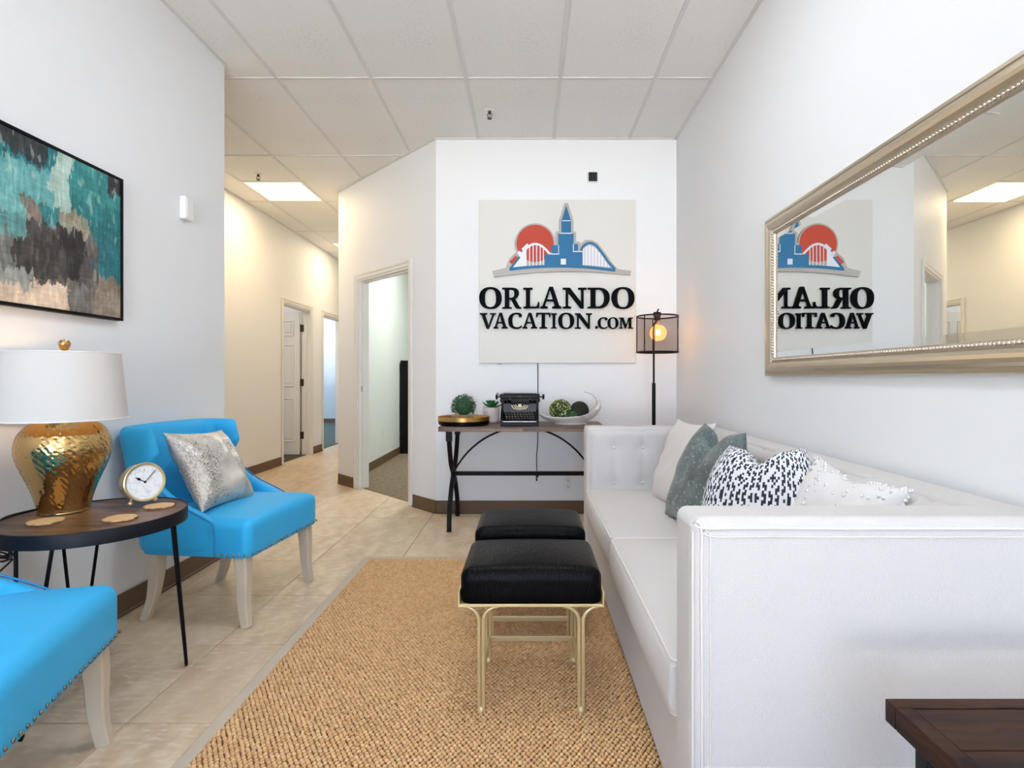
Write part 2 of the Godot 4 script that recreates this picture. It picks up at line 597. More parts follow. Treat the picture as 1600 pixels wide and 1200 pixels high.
func build_shell() -> void:
	var FRONT := -4.0
	# floor: slab, then vinyl tiles 0.508 m, joints showing
	var q := MB.new()
	q.span(P(-6.6, -0.2, FRONT - 0.1), P(1.4, -0.011, 13.4))
	q.span(P(-6.6, -0.011, FRONT - 0.1), P(1.4, 0.0, 0.70))
	q.span(P(-6.6, -0.011, 0.70), P(-3.34, 0.0, 13.4))
	var floor_slab := struct("floor", q, M.floor_base)
	var tile := MB.new()
	tile.rbox(Vector3(0, -0.006, 0), Vector3(0.5052, 0.012, 0.5052), 0.0025)
	var tile_mesh := tile.mesh()
	for i in range(-6, 5):
		for j in 20:
			var x := -0.775 + 0.508 * (i + 0.5)
			var d := 0.71 + 0.508 * (j + 0.5)
			if x > 1.4 or x > -1.6 and (d - DB) > (-x - 0.756) + 0.75 and d > DB + 0.3:
				continue
			var t := struct("floor_tile", tile_mesh, M["floor_%d" % rng.randi_range(0, 4)], floor_slab)
			t.position = P(x, 0.0002 * rng.randi_range(-1, 1), d)
			t.rotation.y = 0.0
	# office carpets beyond the doorways
	var cp := MB.new()
	cp.T = Transform3D(Basis(Vector3.RIGHT, Vector3(0, 0, -1), Vector3.UP), Vector3.ZERO)
	cp.extrude(PackedVector2Array([Vector2(-0.74, 4.47), Vector2(-1.90, 5.63), Vector2(-1.86, 5.75), Vector2(-1.86, 9.6), Vector2(1.2, 9.6), Vector2(1.2, 4.47)]), 0.0, 0.006)
	struct("floor_carpet", cp, M.carpet)
	cp = MB.new()
	cp.span(P(-6.2, 0.0, 5.9), P(-3.17, 0.005, 7.98))
	struct("floor_carpet_dark", cp, M.carpet_dark)
	cp = MB.new()
	cp.span(P(-6.2, 0.0, 8.02), P(-3.17, 0.005, 13.2))
	struct("floor_carpet_green", cp, M.carpet_green)
	# walls
	wall("wall_left", Vector2(XL, FRONT), Vector2(XL, 3.35), 0.12, -1, M.wall)
	wall("wall_hall_front", Vector2(XH - 0.12, 3.35), Vector2(XL - 0.12, 3.35), 0.12, 1, M.wall)
	wall("wall_hall_left", Vector2(XH, 3.23), Vector2(XH, 10.6), 0.12, -1, M.wall, [[3.64, 4.50, 2.06], [4.97, 5.84, 2.06]])
	wall("wall_hall_end", Vector2(XH, 10.5), Vector2(-1.87, 10.5), 0.12, -1, M.wall)
	wall("wall_hall_right", Vector2(-1.983, 5.637), Vector2(-1.983, 10.5), 0.11, 1, M.wall)
	wall("wall_diagonal", Vector2(-0.756, DB), Vector2(-1.983, 5.637), 0.11, 1, M.wall, [[0.395, 1.332, 2.06]])
	wall("wall_back", Vector2(-0.756, DB), Vector2(XR, DB), 0.11, -1, M.wall)
	wall("wall_right", Vector2(XR, FRONT), Vector2(XR, 9.7), 0.12, 1, M.wall)
	wall("wall_office_back", Vector2(-1.873, 9.6), Vector2(XR, 9.6), 0.12, -1, M.wall_office)
	wall("wall_office_left", Vector2(-1.873, 5.76), Vector2(-1.873, 9.6), 0.004, 1, M.wall_office)
	wall("wall_side_front", Vector2(-6.2, 5.9), Vector2(XH - 0.12, 5.9), 0.12, 1, M.wall)
	wall("wall_side_middle", Vector2(-6.2, 7.94), Vector2(XH - 0.12, 7.94), 0.12, -1, M.wall)
	wall("wall_side_left", Vector2(-6.2, 5.8), Vector2(-6.2, 13.3), 0.12, -1, M.wall_blue, [[3.2, 6.6, 2.4, 0.8]])
	wall("wall_side_back", Vector2(-6.2, 13.2), Vector2(XH, 13.2), 0.12, -1, M.wall_blue)
	wall("wall_side_right", Vector2(XH - 0.12, 10.6), Vector2(XH - 0.12, 13.2), 0.12, 1, M.wall_blue)
	# shop front behind the camera: wide windows and a glazed door
	wall("wall_front", Vector2(XL - 0.12, FRONT), Vector2(XR + 0.12, FRONT), 0.16, 1, M.wall, [[0.25, 3.05, 2.75, 0.12]])
	window("window_1", P(XL - 0.12 + 0.25, 0.12, FRONT - 0.08), 2.80, 2.63, Vector3.RIGHT)
	window("window_2", P(-6.26, 0.8, 9.0), 3.4, 1.6, Vector3(0, 0, -1))
	# skirting
	skirting("baseboard_left", Vector2(XL, FRONT), Vector2(XL, 3.35), 1, [[0.0, FRONT * -1.0 + 3.35]])
	skirting("baseboard_back", Vector2(-0.756, DB), Vector2(XR, DB), 1, [[0.0, 1.948]])
	skirting("baseboard_diagonal", Vector2(-0.756, DB), Vector2(-1.983, 5.637), -1, [[0.0, 0.336], [1.391, 1.749]])
	skirting("baseboard_hall", Vector2(XH, 3.35), Vector2(XH, 10.5), 1, [[0.0, 3.461], [4.44, 4.791], [5.78, 7.15]])
	skirting("baseboard_right", Vector2(XR, FRONT), Vector2(XR, DB), -1, [[0.0, DB - FRONT - 0.01]])
	skirting("baseboard_office", Vector2(-1.869, 5.8), Vector2(-1.869, 9.6), 1, [[0.0, 3.8]])
	skirting("baseboard_side", Vector2(-6.2, 13.2), Vector2(XH - 0.12, 13.2), 1, [[0.0, 2.95]])
	# ceiling: grid 2 x 4 ft, panels laid into it, lights in half panels
	q = MB.new()
	q.span(P(-6.4, 3.10, FRONT - 0.1), P(1.4, 3.2, 13.4))
	q.span(P(-6.4, CEIL + 0.002, 5.8), P(XH - 0.1, 3.10, 13.4))
	var roof := struct("ceiling", q, M.ceiling_plain)
	var lights := {}
	for s in [[-5, 5.94], [-5, 8.38], [-1, -0.16], [-1, -2.6], [-1, 2.28], [-2, 7.16]]:
		lights["%d %d" % [s[0], roundi(s[1] * 100)]] = true
	var panel := MB.new()
	panel.rbox(Vector3.ZERO, Vector3(0.598, 0.016, 1.208), 0.002)
	var pm := panel.mesh()
	var half := MB.new()
	half.rbox(Vector3.ZERO, Vector3(0.598, 0.016, 0.598), 0.002)
	var hm := half.mesh()
	for k in range(-6, 2):
		var x := 0.20 + 0.61 * (k + 0.5)
		for j in range(-5, 8):
			var d0 := 1.06 + 1.22 * j
			var lit := lights.has("%d %d" % [k, roundi((d0 + 1.22) * 100)])
			var t := struct("ceiling_tile", hm if lit else pm, M.ceiling, roof)
			t.position = P(x, CEIL + 0.012, d0 + (0.305 if lit else 0.61))
	var tee_long := MB.new()
	tee_long.rbox(Vector3(0, 0, 0), Vector3(0.024, 0.012, 15.2), 0.001)
	var tl := tee_long.mesh()
	for k in range(-5, 2):
		var t := struct("grid_runner", tl, M.tee, roof)
		t.position = P(0.20 + 0.61 * k, CEIL + 0.004, 3.35)
	var tee := MB.new()
	tee.rbox(Vector3.ZERO, Vector3(0.584, 0.010, 0.024), 0.001)
	var tm := tee.mesh()
	for k in range(-6, 2):
		for j in range(-4, 9):
			struct("grid_tee", tm, M.tee, roof).position = P(0.20 + 0.61 * (k + 0.5), CEIL + 0.004, 1.06 + 1.22 * j)
	# wall angle along the tops of the walls
	q = MB.new()
	q.span(P(XL, CEIL - 0.004, FRONT), P(XL + 0.02, CEIL + 0.008, 3.35))
	q.span(P(XR - 0.02, CEIL - 0.004, FRONT), P(XR, CEIL + 0.008, DB))
	q.span(P(-0.756, CEIL - 0.004, DB - 0.02), P(XR, CEIL + 0.008, DB))
	q.span(P(XH, CEIL - 0.004, 3.35), P(XH + 0.02, CEIL + 0.008, 10.5))
	struct("trim_1", q, M.tee)
	q = MB.new()
	q.T = Transform3D(Basis(Vector3(-0.7012, 0, -0.7126), Vector3.UP, Vector3(0.7126, 0, -0.7012)), P(-0.756, 0, DB))
	q.span(Vector3(0, CEIL - 0.004, -0.02), Vector3(1.749, CEIL + 0.008, 0))
	struct("trim_2", q, M.tee)

func window(called: String, at: Vector3, w: float, h: float, dir: Vector3) -> void:
	var o := Node3D.new()
	o.name = called
	o.transform = Transform3D(Basis(dir, Vector3.UP, dir.cross(Vector3.UP)), at)
	add_child(o)
	o.set_meta("kind", "structure")
	var q := MB.new()
	for x in [0.025, w / 3, w * 2 / 3, w - 0.025]:
		q.rbox(Vector3(x, h / 2, 0), Vector3(0.05, h, 0.06), 0.003)
	q.rbox(Vector3(w / 2, 0.025, 0), Vector3(w, 0.05, 0.058), 0.003)
	q.rbox(Vector3(w / 2, h - 0.025, 0), Vector3(w, 0.05, 0.058), 0.003)
	part("window_frame", q, M.bronze, o)
	for k in 3:
		var g := MB.new()
		g.box(Vector3(w * (k + 0.5) / 3, h / 2, 0), Vector3(w / 3 - 0.05, h - 0.1, 0.006))
		part("window_pane", g, M.glass, o)

func build_doors() -> void:
	# 1: hall, first doorway on the left, its six-panel leaf swung into the room
	var o := door_frame("door_1", P(XH, 0, 6.87), Vector2(0, 1), 0.86, 2.06, 0.12, 1)
	var leaf := MB.new()
	var lw := 0.80
	leaf.rbox(Vector3(0, 1.02, 0), Vector3(lw, 2.02, 0.034), 0.003)
	var lo := part("door_leaf", leaf, M.trim, o)
	lo.transform = Transform3D(Basis(Vector3(0, 0, 1), Vector3.UP, Vector3(-1, 0, 0)), Vector3(0.826, 0, -0.135 - lw / 2))
	for sx in [-1, 1]:
		for r in [[0.20, 0.80], [0.98, 1.56], [1.70, 1.90]]:
			var pn := MB.new()
			var cx: float = sx * 0.185
			var cy: float = (r[0] + r[1]) / 2
			var hh: float = r[1] - r[0]
			for e in [[cx, r[0], 0.27, 0.018], [cx, r[1], 0.27, 0.018], [cx - 0.126, cy, 0.018, hh], [cx + 0.126, cy, 0.018, hh]]:
				pn.rbox(Vector3(e[0], e[1], 0.017), Vector3(e[2], e[3], 0.018), 0.006)
			pn.rbox(Vector3(cx, cy, 0.016), Vector3(0.20, hh - 0.06, 0.014), 0.006)
			part("door_panel", pn, M.trim, lo)
	for y in [0.28, 1.03, 1.80]:
		var hq := MB.new()
		hq.rbox(Vector3(0.838, y, -0.112), Vector3(0.012, 0.10, 0.05), 0.002)
		hq.rod(Vector3(0.832, y - 0.052, -0.124), Vector3(0.832, y + 0.052, -0.124), 0.007)
		part("hinge", hq, M.bronze, o)
	# 2: hall, second doorway
	o = door_frame("door_2", P(XH, 0, 8.20), Vector2(0, 1), 0.87, 2.06, 0.12, 1)
	strike_plate(o, 0.852, 1.0, -0.05, -1)
	# 3: the doorway in the diagonal wall
	var dir := Vector2(-1.227, 1.247).normalized()
	var st := Vector2(-0.756, DB) + dir * 0.395
	o = door_frame("door_3", P(st.x, 0, st.y), dir, 0.937, 2.06, 0.11, -1)
	strike_plate(o, 0.918, 0.99, 0.05, -1)

func light_panel(x: float, d: float, energy: float, tone: Color, label: String, lens: Material = null) -> void:
	var o := thing("ceiling_light", label, "ceiling light", P(x, CEIL, d), 0.0, "square ceiling light panels")
	var f := MB.new()
	for e in [[-0.2905, 0, 0.019, 0.6], [0.2905, 0, 0.019, 0.6], [0, -0.2905, 0.562, 0.019], [0, 0.2905, 0.562, 0.019]]:
		f.rbox(Vector3(e[0], 0.003, e[1]), Vector3(e[2], 0.014, e[3]), 0.003)
	part("frame", f, M.plastic, o)
	var g := MB.new()
	g.box(Vector3(0, 0.008, 0), Vector3(0.57, 0.006, 0.57))
	part("light_diffuser", g, M.diffuser if lens == null else lens, o)
	area(x, d, energy, tone)

func area(x: float, d: float, energy: float, tone: Color) -> void:
	var l := AreaLight3D.new()
	l.name = numbered("panel_glow")
	l.area_size = Vector2(0.55, 0.55)
	l.light_energy = energy
	l.light_color = tone
	l.area_range = 14.0
	l.shadow_enabled = true
	l.position = P(x, CEIL - 0.012, d)
	l.rotation.x = -PI / 2
	add_child(l)

# ---------------------------------------------------------------- soft shapes
func pillow(w: float, h: float, t: float, s: int, dent := 0.0, wrinkle := 0.004, pinch := 0.0) -> MB:
	var q := MB.new()
	var nz := fn(s, 9.0, 3)
	var k := 28
	for side in [1.0, -1.0]:
		q.sheet(func(i, j):
			var u := sin((float(i) / k - 0.5) * PI * 0.98) / sin(0.49 * PI)
			var v := sin((float(j) / k - 0.5) * PI * 0.98) / sin(0.49 * PI)
			if side < 0:
				u = -u
			var x := w / 2 * u * (1.0 - 0.10 * (1.0 - v * v) * u * u)
			var y := h / 2 * v * (1.0 - 0.10 * (1.0 - u * u) * v * v)
			var e := maxf((1.0 - u * u * u * u) * (1.0 - v * v * v * v), 0.0)
			var z: float = t / 2 * pow(e, 0.62) * (1.0 - 0.25 * (u * u + v * v) * 0.5)
			var cut := exp(-u * u * 6.0) * clampf((v + 0.2) / 1.2, 0, 1)
			y -= dent * cut * cut
			x *= 1.0 - pinch * pow(clampf(v, 0, 1), 2)
			z *= 1.0 - (0.55 if dent > 0.05 else 0.0) * cut
			z += wrinkle * e * nz.get_noise_3d(x, y, side * 3.0) * 2.0
			return Vector3(x, y, z * side), k, k)
		for a in range(q.uv.size() - (k + 1) * (k + 1), q.uv.size()):
			if side < 0:
				q.uv[a] = Vector2(1.0 - q.uv[a].x, q.uv[a].y)
	return q.smooth()

func pose(o: Node3D, at: Vector3, yaw: float, lean: float, roll := 0.0) -> void:
	o.transform = Transform3D(Basis(Vector3.UP, deg_to_rad(yaw)) * Basis(Vector3.RIGHT, -deg_to_rad(lean)) * Basis(Vector3.BACK, deg_to_rad(roll)), at)

# A padded sheet: f(u, v) is its middle, u and v in -1..1; edges that are "free" close in a round rim.
func padded(f: Callable, nu: int, nv: int, t: float, free_u := true, free_top := true, free_bottom := true) -> MB:
	var q := MB.new()
	var at := func(k: int, n: int) -> float:
		var s := 2.0 * k / n - 1.0
		return signf(s) * (1.0 - pow(1.0 - absf(s), 1.7))
	for side in [1.0, -1.0]:
		q.sheet(func(i, j):
			var a = i if side > 0 else nu - i
			var u: float = at.call(a, nu)
			var v: float = at.call(j, nv)
			var p: Vector3 = f.call(u, v)
			var h := 0.002
			var n := (f.call(minf(u + h, 1), v) - f.call(maxf(u - h, -1), v)).cross(f.call(u, minf(v + h, 1)) - f.call(u, maxf(v - h, -1))) as Vector3
			var e := 1.0
			if free_u:
				e *= sqrt(maxf(0.0, 1.0 - pow(absf(u), 14.0)))
			if (v > 0 and free_top) or (v < 0 and free_bottom):
				e *= sqrt(maxf(0.0, 1.0 - pow(absf(v), 14.0)))
			return p + n.normalized() * t * 0.5 * e * side, nu, nv)
	return q.smooth()

# ---------------------------------------------------------------- blue accent chairs
func build_chairs() -> void:
	var o := thing("accent_chair", "bright blue upholstered accent chair holding the silver cushion", "chair", P(-1.475, 0, 2.69), deg_to_rad(84), "blue accent chairs")
	var seat := MB.new()
	seat.rbox(Vector3(0, 0.392, 0.025), Vector3(0.60, 0.165, 0.53), 0.04, 3, 8, func(p, n):
		var hz := Vector2(n.x, n.z).length()
		if n.y < -0.01 and hz > 0.01:
			p.x += (n.x / hz - n.x) * 0.036
			p.z += (n.z / hz - n.z) * 0.036
		if p.y > 0:
			p.y += 0.022 * (1.0 - pow(absf(p.x) / 0.30, 2.5)) * (1.0 - pow(absf(p.z) / 0.265, 2.5)) * (p.y / 0.0825)
		p.x *= 1.0 + 0.02 * (p.z / 0.265)
		return p)
	part("seat", seat.smooth(), M.blue, o)
	var ys := [0.30, 0.46, 0.50, 0.54, 0.58, 0.62, 0.66, 0.69, 0.72, 0.76, 0.86, 0.885]
	var ls := [0.32, 0.32, 0.25, 0.165, 0.115, 0.08, 0.055, 0.05, 0.075, 0.105, 0.10, 0.085]
	var a := 0.278
	var rc := 0.07
	var f := func(u: float, v: float) -> Vector3:
		var y := lerpf(0.315, 0.872, v * 0.5 + 0.5)
		var wing := table_of(ys, ls, y)
		var zb := -0.255 - 0.10 * clampf((y - 0.42) / 0.46, 0, 1)
		var flat := a - rc
		var bend := rc * PI / 2
		var s := absf(u) * (flat + bend + wing)
		var x: float
		var z: float
		if s < flat:
			x = s
			z = zb
		elif s < flat + bend:
			var t := (s - flat) / rc
			x = flat + rc * sin(t)
			z = zb + rc * (1.0 - cos(t))
		else:
			x = a
			z = zb + rc + s - flat - bend
		x *= 1.0 + 0.03 * clampf((y - 0.6) / 0.27, 0, 1)
		y += 0.008 * (1.0 - u * u) * clampf((v - 0.2) / 0.8, 0, 1)
		return Vector3(x * signf(u), y, z)
	var back := padded(f, 64, 44, 0.062)
	var bk := part("backrest", back, M.blue, o)
	for sg in [-1.0, 1.0]:
		var pts := []
		for k in 30:
			var v := lerpf(-0.98, 0.40, k / 29.0)
			var p: Vector3 = f.call(sg * 0.999, v)
			pts.append(p + Vector3(sg * 0.026, 0, -0.006))
		var pp := MB.new()
		pp.tube(pts, 0.0042, 6)
		part("piping", pp, M.blue_pipe, bk)
	var nl := MB.new()
	for k in 23:
		nl.ball(Vector3(lerpf(-0.285, 0.285, k / 22.0), 0.325, 0.291), Vector3(0.0065, 0.0065, 0.004), 8, 5)
	for sg in [-1.0, 1.0]:
		for k in 6:
			nl.ball(Vector3(sg * 0.304, 0.325, 0.27 - 0.027 * k), Vector3(0.004, 0.0065, 0.0065), 8, 5)
	var nt := part("nailhead_trim", nl, M.nail, o)
	nt.set_meta("kind", "stuff")
	var du := MB.new()
	du.rbox(Vector3(0, 0.303, -0.01), Vector3(0.50, 0.018, 0.46), 0.004)
	part("dust_cover", du, M.dust, o)
	for sg in [-1.0, 1.0]:
		var l := MB.new()
		l.tube(curve([Vector3(sg * 0.262, 0.33, 0.232), Vector3(sg * 0.264, 0.22, 0.240), Vector3(sg * 0.268, 0.10, 0.243), Vector3(sg * 0.272, 0.0, 0.258)], 5), [0.030, 0.0295, 0.029, 0.0285, 0.028, 0.027, 0.026, 0.025, 0.024, 0.023, 0.022, 0.021, 0.020, 0.0195, 0.019, 0.019], 8, PackedVector2Array(SQ), Vector3.FORWARD)
		part("leg", l, M.ash, o)
		l = MB.new()
		l.tube(curve([Vector3(sg * 0.245, 0.33, -0.19), Vector3(sg * 0.247, 0.20, -0.195), Vector3(sg * 0.25, 0.09, -0.212), Vector3(sg * 0.255, 0.0, -0.245)], 5), [0.028, 0.0275, 0.027, 0.0265, 0.026, 0.025, 0.024, 0.023, 0.022, 0.021, 0.020, 0.0195, 0.019, 0.0185, 0.018, 0.018], 8, PackedVector2Array(SQ), Vector3.FORWARD)
		part("leg", l, M.ash, o)
	copy_of(o, "accent_chair", P(-1.447, 0, 1.297), deg_to_rad(106.7), "bright blue upholstered accent chair in the foreground, cut off by the frame")
	# silver cushion
	var cr := fn(51, 0.11, 2)
	var im := picture(320, 320, func(x, y):
		var hx := cr.get_noise_2d(x * 0.5, y * 3.2)
		var hy := cr.get_noise_2d(x * 3.2 + 900, y * 0.5)
		var zone := clampf(0.5 + 1.3 * cr.get_noise_2d(x * 0.10 + 70, y * 0.06) + (0.30 if absf(x - 150.0) > 50 else -0.25) , 0, 1)
		var line := clampf((maxf(absf(hx), absf(hy)) - 0.34) * 5.0, 0, 1) * zone
		return c8(214, 208, 198).lerp(c8(84, 82, 84), line * 0.85))
	var sm := mat(Color.WHITE, 0.42, 0.35)
	sm.albedo_texture = im
	var pl := solo("throw_cushion", pillow(0.40, 0.41, 0.15, 61, 0.0, 0.012), sm, "shiny silver crackle-patterned square cushion leaning in the far blue chair", "cushion")
	pose(pl, P(-1.545, 0.66, 2.645), 86, 30, -4)

# ---------------------------------------------------------------- round side table and what stands on it
func build_side_table() -> void:
	var TY := 0.62
	var R := 0.272
	var o := thing("side_table", "round wooden side table with black metal rim and hairpin legs", "table", P(-1.517, 0, 1.90))
	var t := MB.new()
	t.lathe([Vector2(0.0, TY - 0.02), Vector2(R - 0.006, TY - 0.02), Vector2(R - 0.006, TY), Vector2(0.0, TY)], 64)
	part("tabletop", t, M.walnut, o)
	t = MB.new()
	t.lathe([Vector2(R - 0.006, TY - 0.042), Vector2(R, TY - 0.042), Vector2(R, TY + 0.001), Vector2(R - 0.001, TY + 0.003), Vector2(R - 0.005, TY + 0.003), Vector2(R - 0.006, TY)], 72)
	t.lathe([Vector2(0.0, TY - 0.024), Vector2(R - 0.006, TY - 0.024), Vector2(R - 0.006, TY - 0.042)], 72)
	part("rim", t, M.iron_blue, o)
	for deg in [38.0, 140.0, 266.0]:
		var c := Vector3(cos(deg_to_rad(deg)), 0, -sin(deg_to_rad(deg)))
		var s := Vector3(-c.z, 0, c.x)
		var l := MB.new()
		var foot := c * (R - 0.005) + Vector3(0, 0.006, 0)
		var pts := [c * (R - 0.05) + s * 0.062 + Vector3(0, TY - 0.03, 0), foot + s * 0.008 + Vector3(0, 0.012, 0), foot + s * 0.004 + Vector3(0, 0.002, 0), foot - s * 0.004 + Vector3(0, 0.002, 0), foot - s * 0.008 + Vector3(0, 0.012, 0), c * (R - 0.05) - s * 0.062 + Vector3(0, TY - 0.03, 0)]
		l.tube(pts, 0.0055, 8)
		l.rbox(c * (R - 0.055) + Vector3(0, TY - 0.028, 0), Vector3(0.07, 0.005, 0.07), 0.001)
		part("leg", l, M.iron, o)
	# table lamp
	var lx := P(-1.672, TY + 0.003, 1.95)
	o = thing("table_lamp", "hammered gold table lamp with white drum shade and gold finial", "lamp", lx)
	var prof := []
	var ky := [0.0, 0.012, 0.05, 0.10, 0.15, 0.19, 0.228, 0.266, 0.296, 0.322, 0.338, 0.345]
	var kr := [0.076, 0.076, 0.084, 0.100, 0.120, 0.133, 0.138, 0.132, 0.115, 0.085, 0.045, 0.02]
	var rows := 88
	var ctrl := []
	for k in ky.size():
		ctrl.append(Vector2(kr[k], ky[k]))
	for p in curve(ctrl, 8):
		prof.append(p)
	var total := 0.52
	var b := MB.new()
	b.lathe(prof, 150, Vector3.ZERO, func(p, q, run):
		var row := floorf(run / 0.0125)
		var fr = run / 0.0125 - row - 0.5
		var across = q / TAU * 46.0 + 0.5 * fmod(row, 2.0)
		var fc = across - floorf(across) - 0.5
		var dd = fr * fr + fc * fc
		var amp := 0.0042 if run > 0.02 and run < total - 0.12 else 0.0
		var jit := 0.6 + 0.4 * sin(row * 12.9 + floorf(across) * 78.2)
		var k := 1.0 - amp * jit * exp(-dd * 9.0) / 0.11
		return Vector3(p.x * k, p.y, p.z * k))
	part("base", b.smooth(), M.gold_lamp, o)
	var nk := MB.new()
	nk.lathe([Vector2(0.02, 0.325), Vector2(0.012, 0.34), Vector2(0.012, 0.41), Vector2(0.018, 0.415), Vector2(0.018, 0.45), Vector2(0.0, 0.452)], 16)
	for sg in [-1.0, 1.0]:
		nk.tube(curve([Vector3(sg * 0.012, 0.40, 0), Vector3(sg * 0.055, 0.46, 0), Vector3(sg * 0.045, 0.53, 0), Vector3(0, 0.562, 0)], 6), 0.002, 6)
	nk.rod(Vector3(0, 0.555, 0), Vector3(0, 0.58, 0), 0.003)
	part("harp", nk, M.gold_lamp, o)
	var sh := MB.new()
	var z0 := 0.326
	var z1 := 0.566
	sh.lathe([Vector2(0.186, z0), Vector2(0.164, z1), Vector2(0.1625, z1), Vector2(0.1845, z0), Vector2(0.186, z0)], 64)
	var so := part("lamp_shade", sh, M.shade, o)
	sh = MB.new()
	sh.tube(arc(Vector3(0, z0 + 0.002, 0), Vector3(0.1858, 0, 0), Vector3(0, 0, 0.1858), 0, TAU * 63 / 64, 63), 0.0025, 6, PackedVector2Array(), Vector3.UP, true)
	part("shade_trim", sh, M.trim, so)
	sh = MB.new()
	sh.tube(arc(Vector3(0, z1, 0), Vector3(0.1635, 0, 0), Vector3(0, 0, 0.1635), 0, TAU * 63 / 64, 63), 0.0022, 6, PackedVector2Array(), Vector3.UP, true)
	part("shade_trim", sh, M.trim, so)
	sh = MB.new()
	for k in 3:
		sh.rod(Vector3(0, 0.563, 0), Vector3(0.162 * cos(TAU * k / 3), 0.563, 0.162 * sin(TAU * k / 3)), 0.0018, 6)
	part("spider", sh, M.gold_lamp, so)
	var fi := MB.new()
	fi.lathe([Vector2(0.006, 0.574), Vector2(0.012, 0.577), Vector2(0.013, 0.583), Vector2(0.018, 0.593), Vector2(0.0185, 0.602), Vector2(0.014, 0.611), Vector2(0.0, 0.614)], 20)
	part("finial", fi, M.gold_lamp, o)
	var bu := MB.new()
	bu.ball(Vector3(0, 0.49, 0), 0.03, 16, 12)
	bu.lathe([Vector2(0.013, 0.45), Vector2(0.014, 0.466)], 12)
	var bm := mat(c8(255, 236, 200), 0.4)
	bm.emission_enabled = true
	bm.emission = c8(255, 214, 150)
	bm.emission_energy_multiplier = 2.0
	part("light_bulb", bu, bm, o)
	var om := OmniLight3D.new()
	om.name = "bulb_glow"
	om.light_color = c8(255, 204, 140)
	om.light_energy = E_LAMP
	om.light_size = 0.03
	om.omni_range = 12.0
	om.omni_attenuation = 2.0
	om.shadow_enabled = true
	om.position = Vector3(0, 0.49, 0)
	o.add_child(om)
	var cd := MB.new()
	var pts := [Vector3(-0.075, 0.008, 0.0), Vector3(-0.10, 0.006, 0.05), Vector3(-0.085, 0.007, 0.14), Vector3(-0.075, -0.02, 0.185), Vector3(-0.07, -0.07, 0.20)]
	for k in 30:
		pts.append(Vector3(-0.045 + 0.035 * sin(k * 0.9), -0.085 - 0.016 * cos(k * 0.9) - 0.0008 * k, 0.19 + 0.010 * sin(k * 0.37)))
	pts.append_array([Vector3(-0.10, -0.20, 0.17), Vector3(-0.15, -0.30, 0.10), Vector3(-0.185, -0.36, 0.0)])
	cd.tube(curve(pts, 4), 0.003, 6)
	part("power_cord", cd, M.cord, o)
	# clock
	var ck := thing("desk_clock", "small round gold desk clock with marble face and black hands", "clock", P(-1.463, TY + 0.003, 2.05), deg_to_rad(62))
	var cy := 0.082
	var axis := Basis(Vector3.RIGHT, PI / 2 - 0.10)
	var q := MB.new()
	q.T = Transform3D(axis, Vector3(0, cy, 0))
	q.lathe([Vector2(0, -0.028), Vector2(0.064, -0.028), Vector2(0.068, -0.022), Vector2(0.068, 0.010), Vector2(0.072, 0.014), Vector2(0.073, 0.019), Vector2(0.070, 0.022), Vector2(0.064, 0.021), Vector2(0.063, 0.015)], 56)
	part("case", q, M.gold_clock, ck)
	var mq := fn(71, 0.012, 3)
	var fm := mat(Color.WHITE, 0.25)
	fm.albedo_texture = picture(128, 128, func(x, y): return c8(236, 238, 240).lerp(c8(205, 212, 220), clampf(1.0 - absf(mq.get_noise_2d(x * 2.0, y * 2.0)) * 7.0, 0, 0.6)))
	fm.uv1_triplanar = true
	fm.uv1_scale = Vector3(6, 6, 6)
	q = MB.new()
	q.T = Transform3D(axis, Vector3(0, cy, 0))
	q.lathe([Vector2(0.064, 0.0155), Vector2(0, 0.0155)], 48)
	var fo := part("clock_face", q, fm, ck)
	q = MB.new()
	q.T = Transform3D(axis * Basis(Vector3.RIGHT, -PI / 2), Vector3(0, cy, 0))
	q.rbox(Vector3(0, 0.045, 0.0165), Vector3(0.002, 0.012, 0.001), 0.0003)
	part("hour_mark", q, M.champagne_dark, fo)
	for hnd in [[304.0, 0.038, 0.0022, true], [44.0, 0.056, 0.0016, false]]:
		q = MB.new()
		q.T = Transform3D(axis * Basis(Vector3.RIGHT, -PI / 2) * Basis(Vector3.BACK, -deg_to_rad(hnd[0])), Vector3(0, cy, 0))
		q.rbox(Vector3(0, hnd[1] / 2, 0.019), Vector3(hnd[2] * 1.4, hnd[1], 0.0012), 0.0004)
		if hnd[3]:
			q.ball(Vector3(0, hnd[1] * 0.66, 0.019), Vector3(0.0045, 0.0075, 0.0009), 10, 6)
		q.ball(Vector3(0, 0, 0.0195), Vector3(0.0045, 0.0045, 0.0012), 10, 6)
		part("clock_hand", q, M.type_black, fo)
	for sg in [-1.0, 1.0]:
		q = MB.new()
		q.ball(Vector3(sg * 0.042, 0.009, 0.004), 0.009, 14, 10)
		q.rod(Vector3(sg * 0.042, 0.012, 0.004), Vector3(sg * 0.036, 0.026, 0.0), 0.004)
		part("foot", q, M.gold_clock, ck)
	# wood-slice coasters
	var ring := fn(81, 0.03, 2)
	var wm := mat(Color.WHITE, 0.75)
	wm.albedo_texture = picture(128, 128, func(x, y):
		var p := Vector2(x - 64, y - 64)
		var g := 0.5 + 0.5 * sin(p.length() * 0.75 + 3.0 * ring.get_noise_2d(x, y))
		return c8(214, 178, 132).lerp(c8(188, 146, 98), g * 0.7).lerp(c8(128, 92, 60), 1.0 if p.length() > 60 else 0.0))
	var names := ["round wood-slice coaster nearest the lamp base at the table's left", "round wood-slice coaster in the middle of the table's front edge", "round wood-slice coaster in front of the desk clock at the table's right"]
	var spots := [P(-1.600, TY, 1.795), P(-1.385, TY, 1.835), P(-1.372, TY, 2.008)]
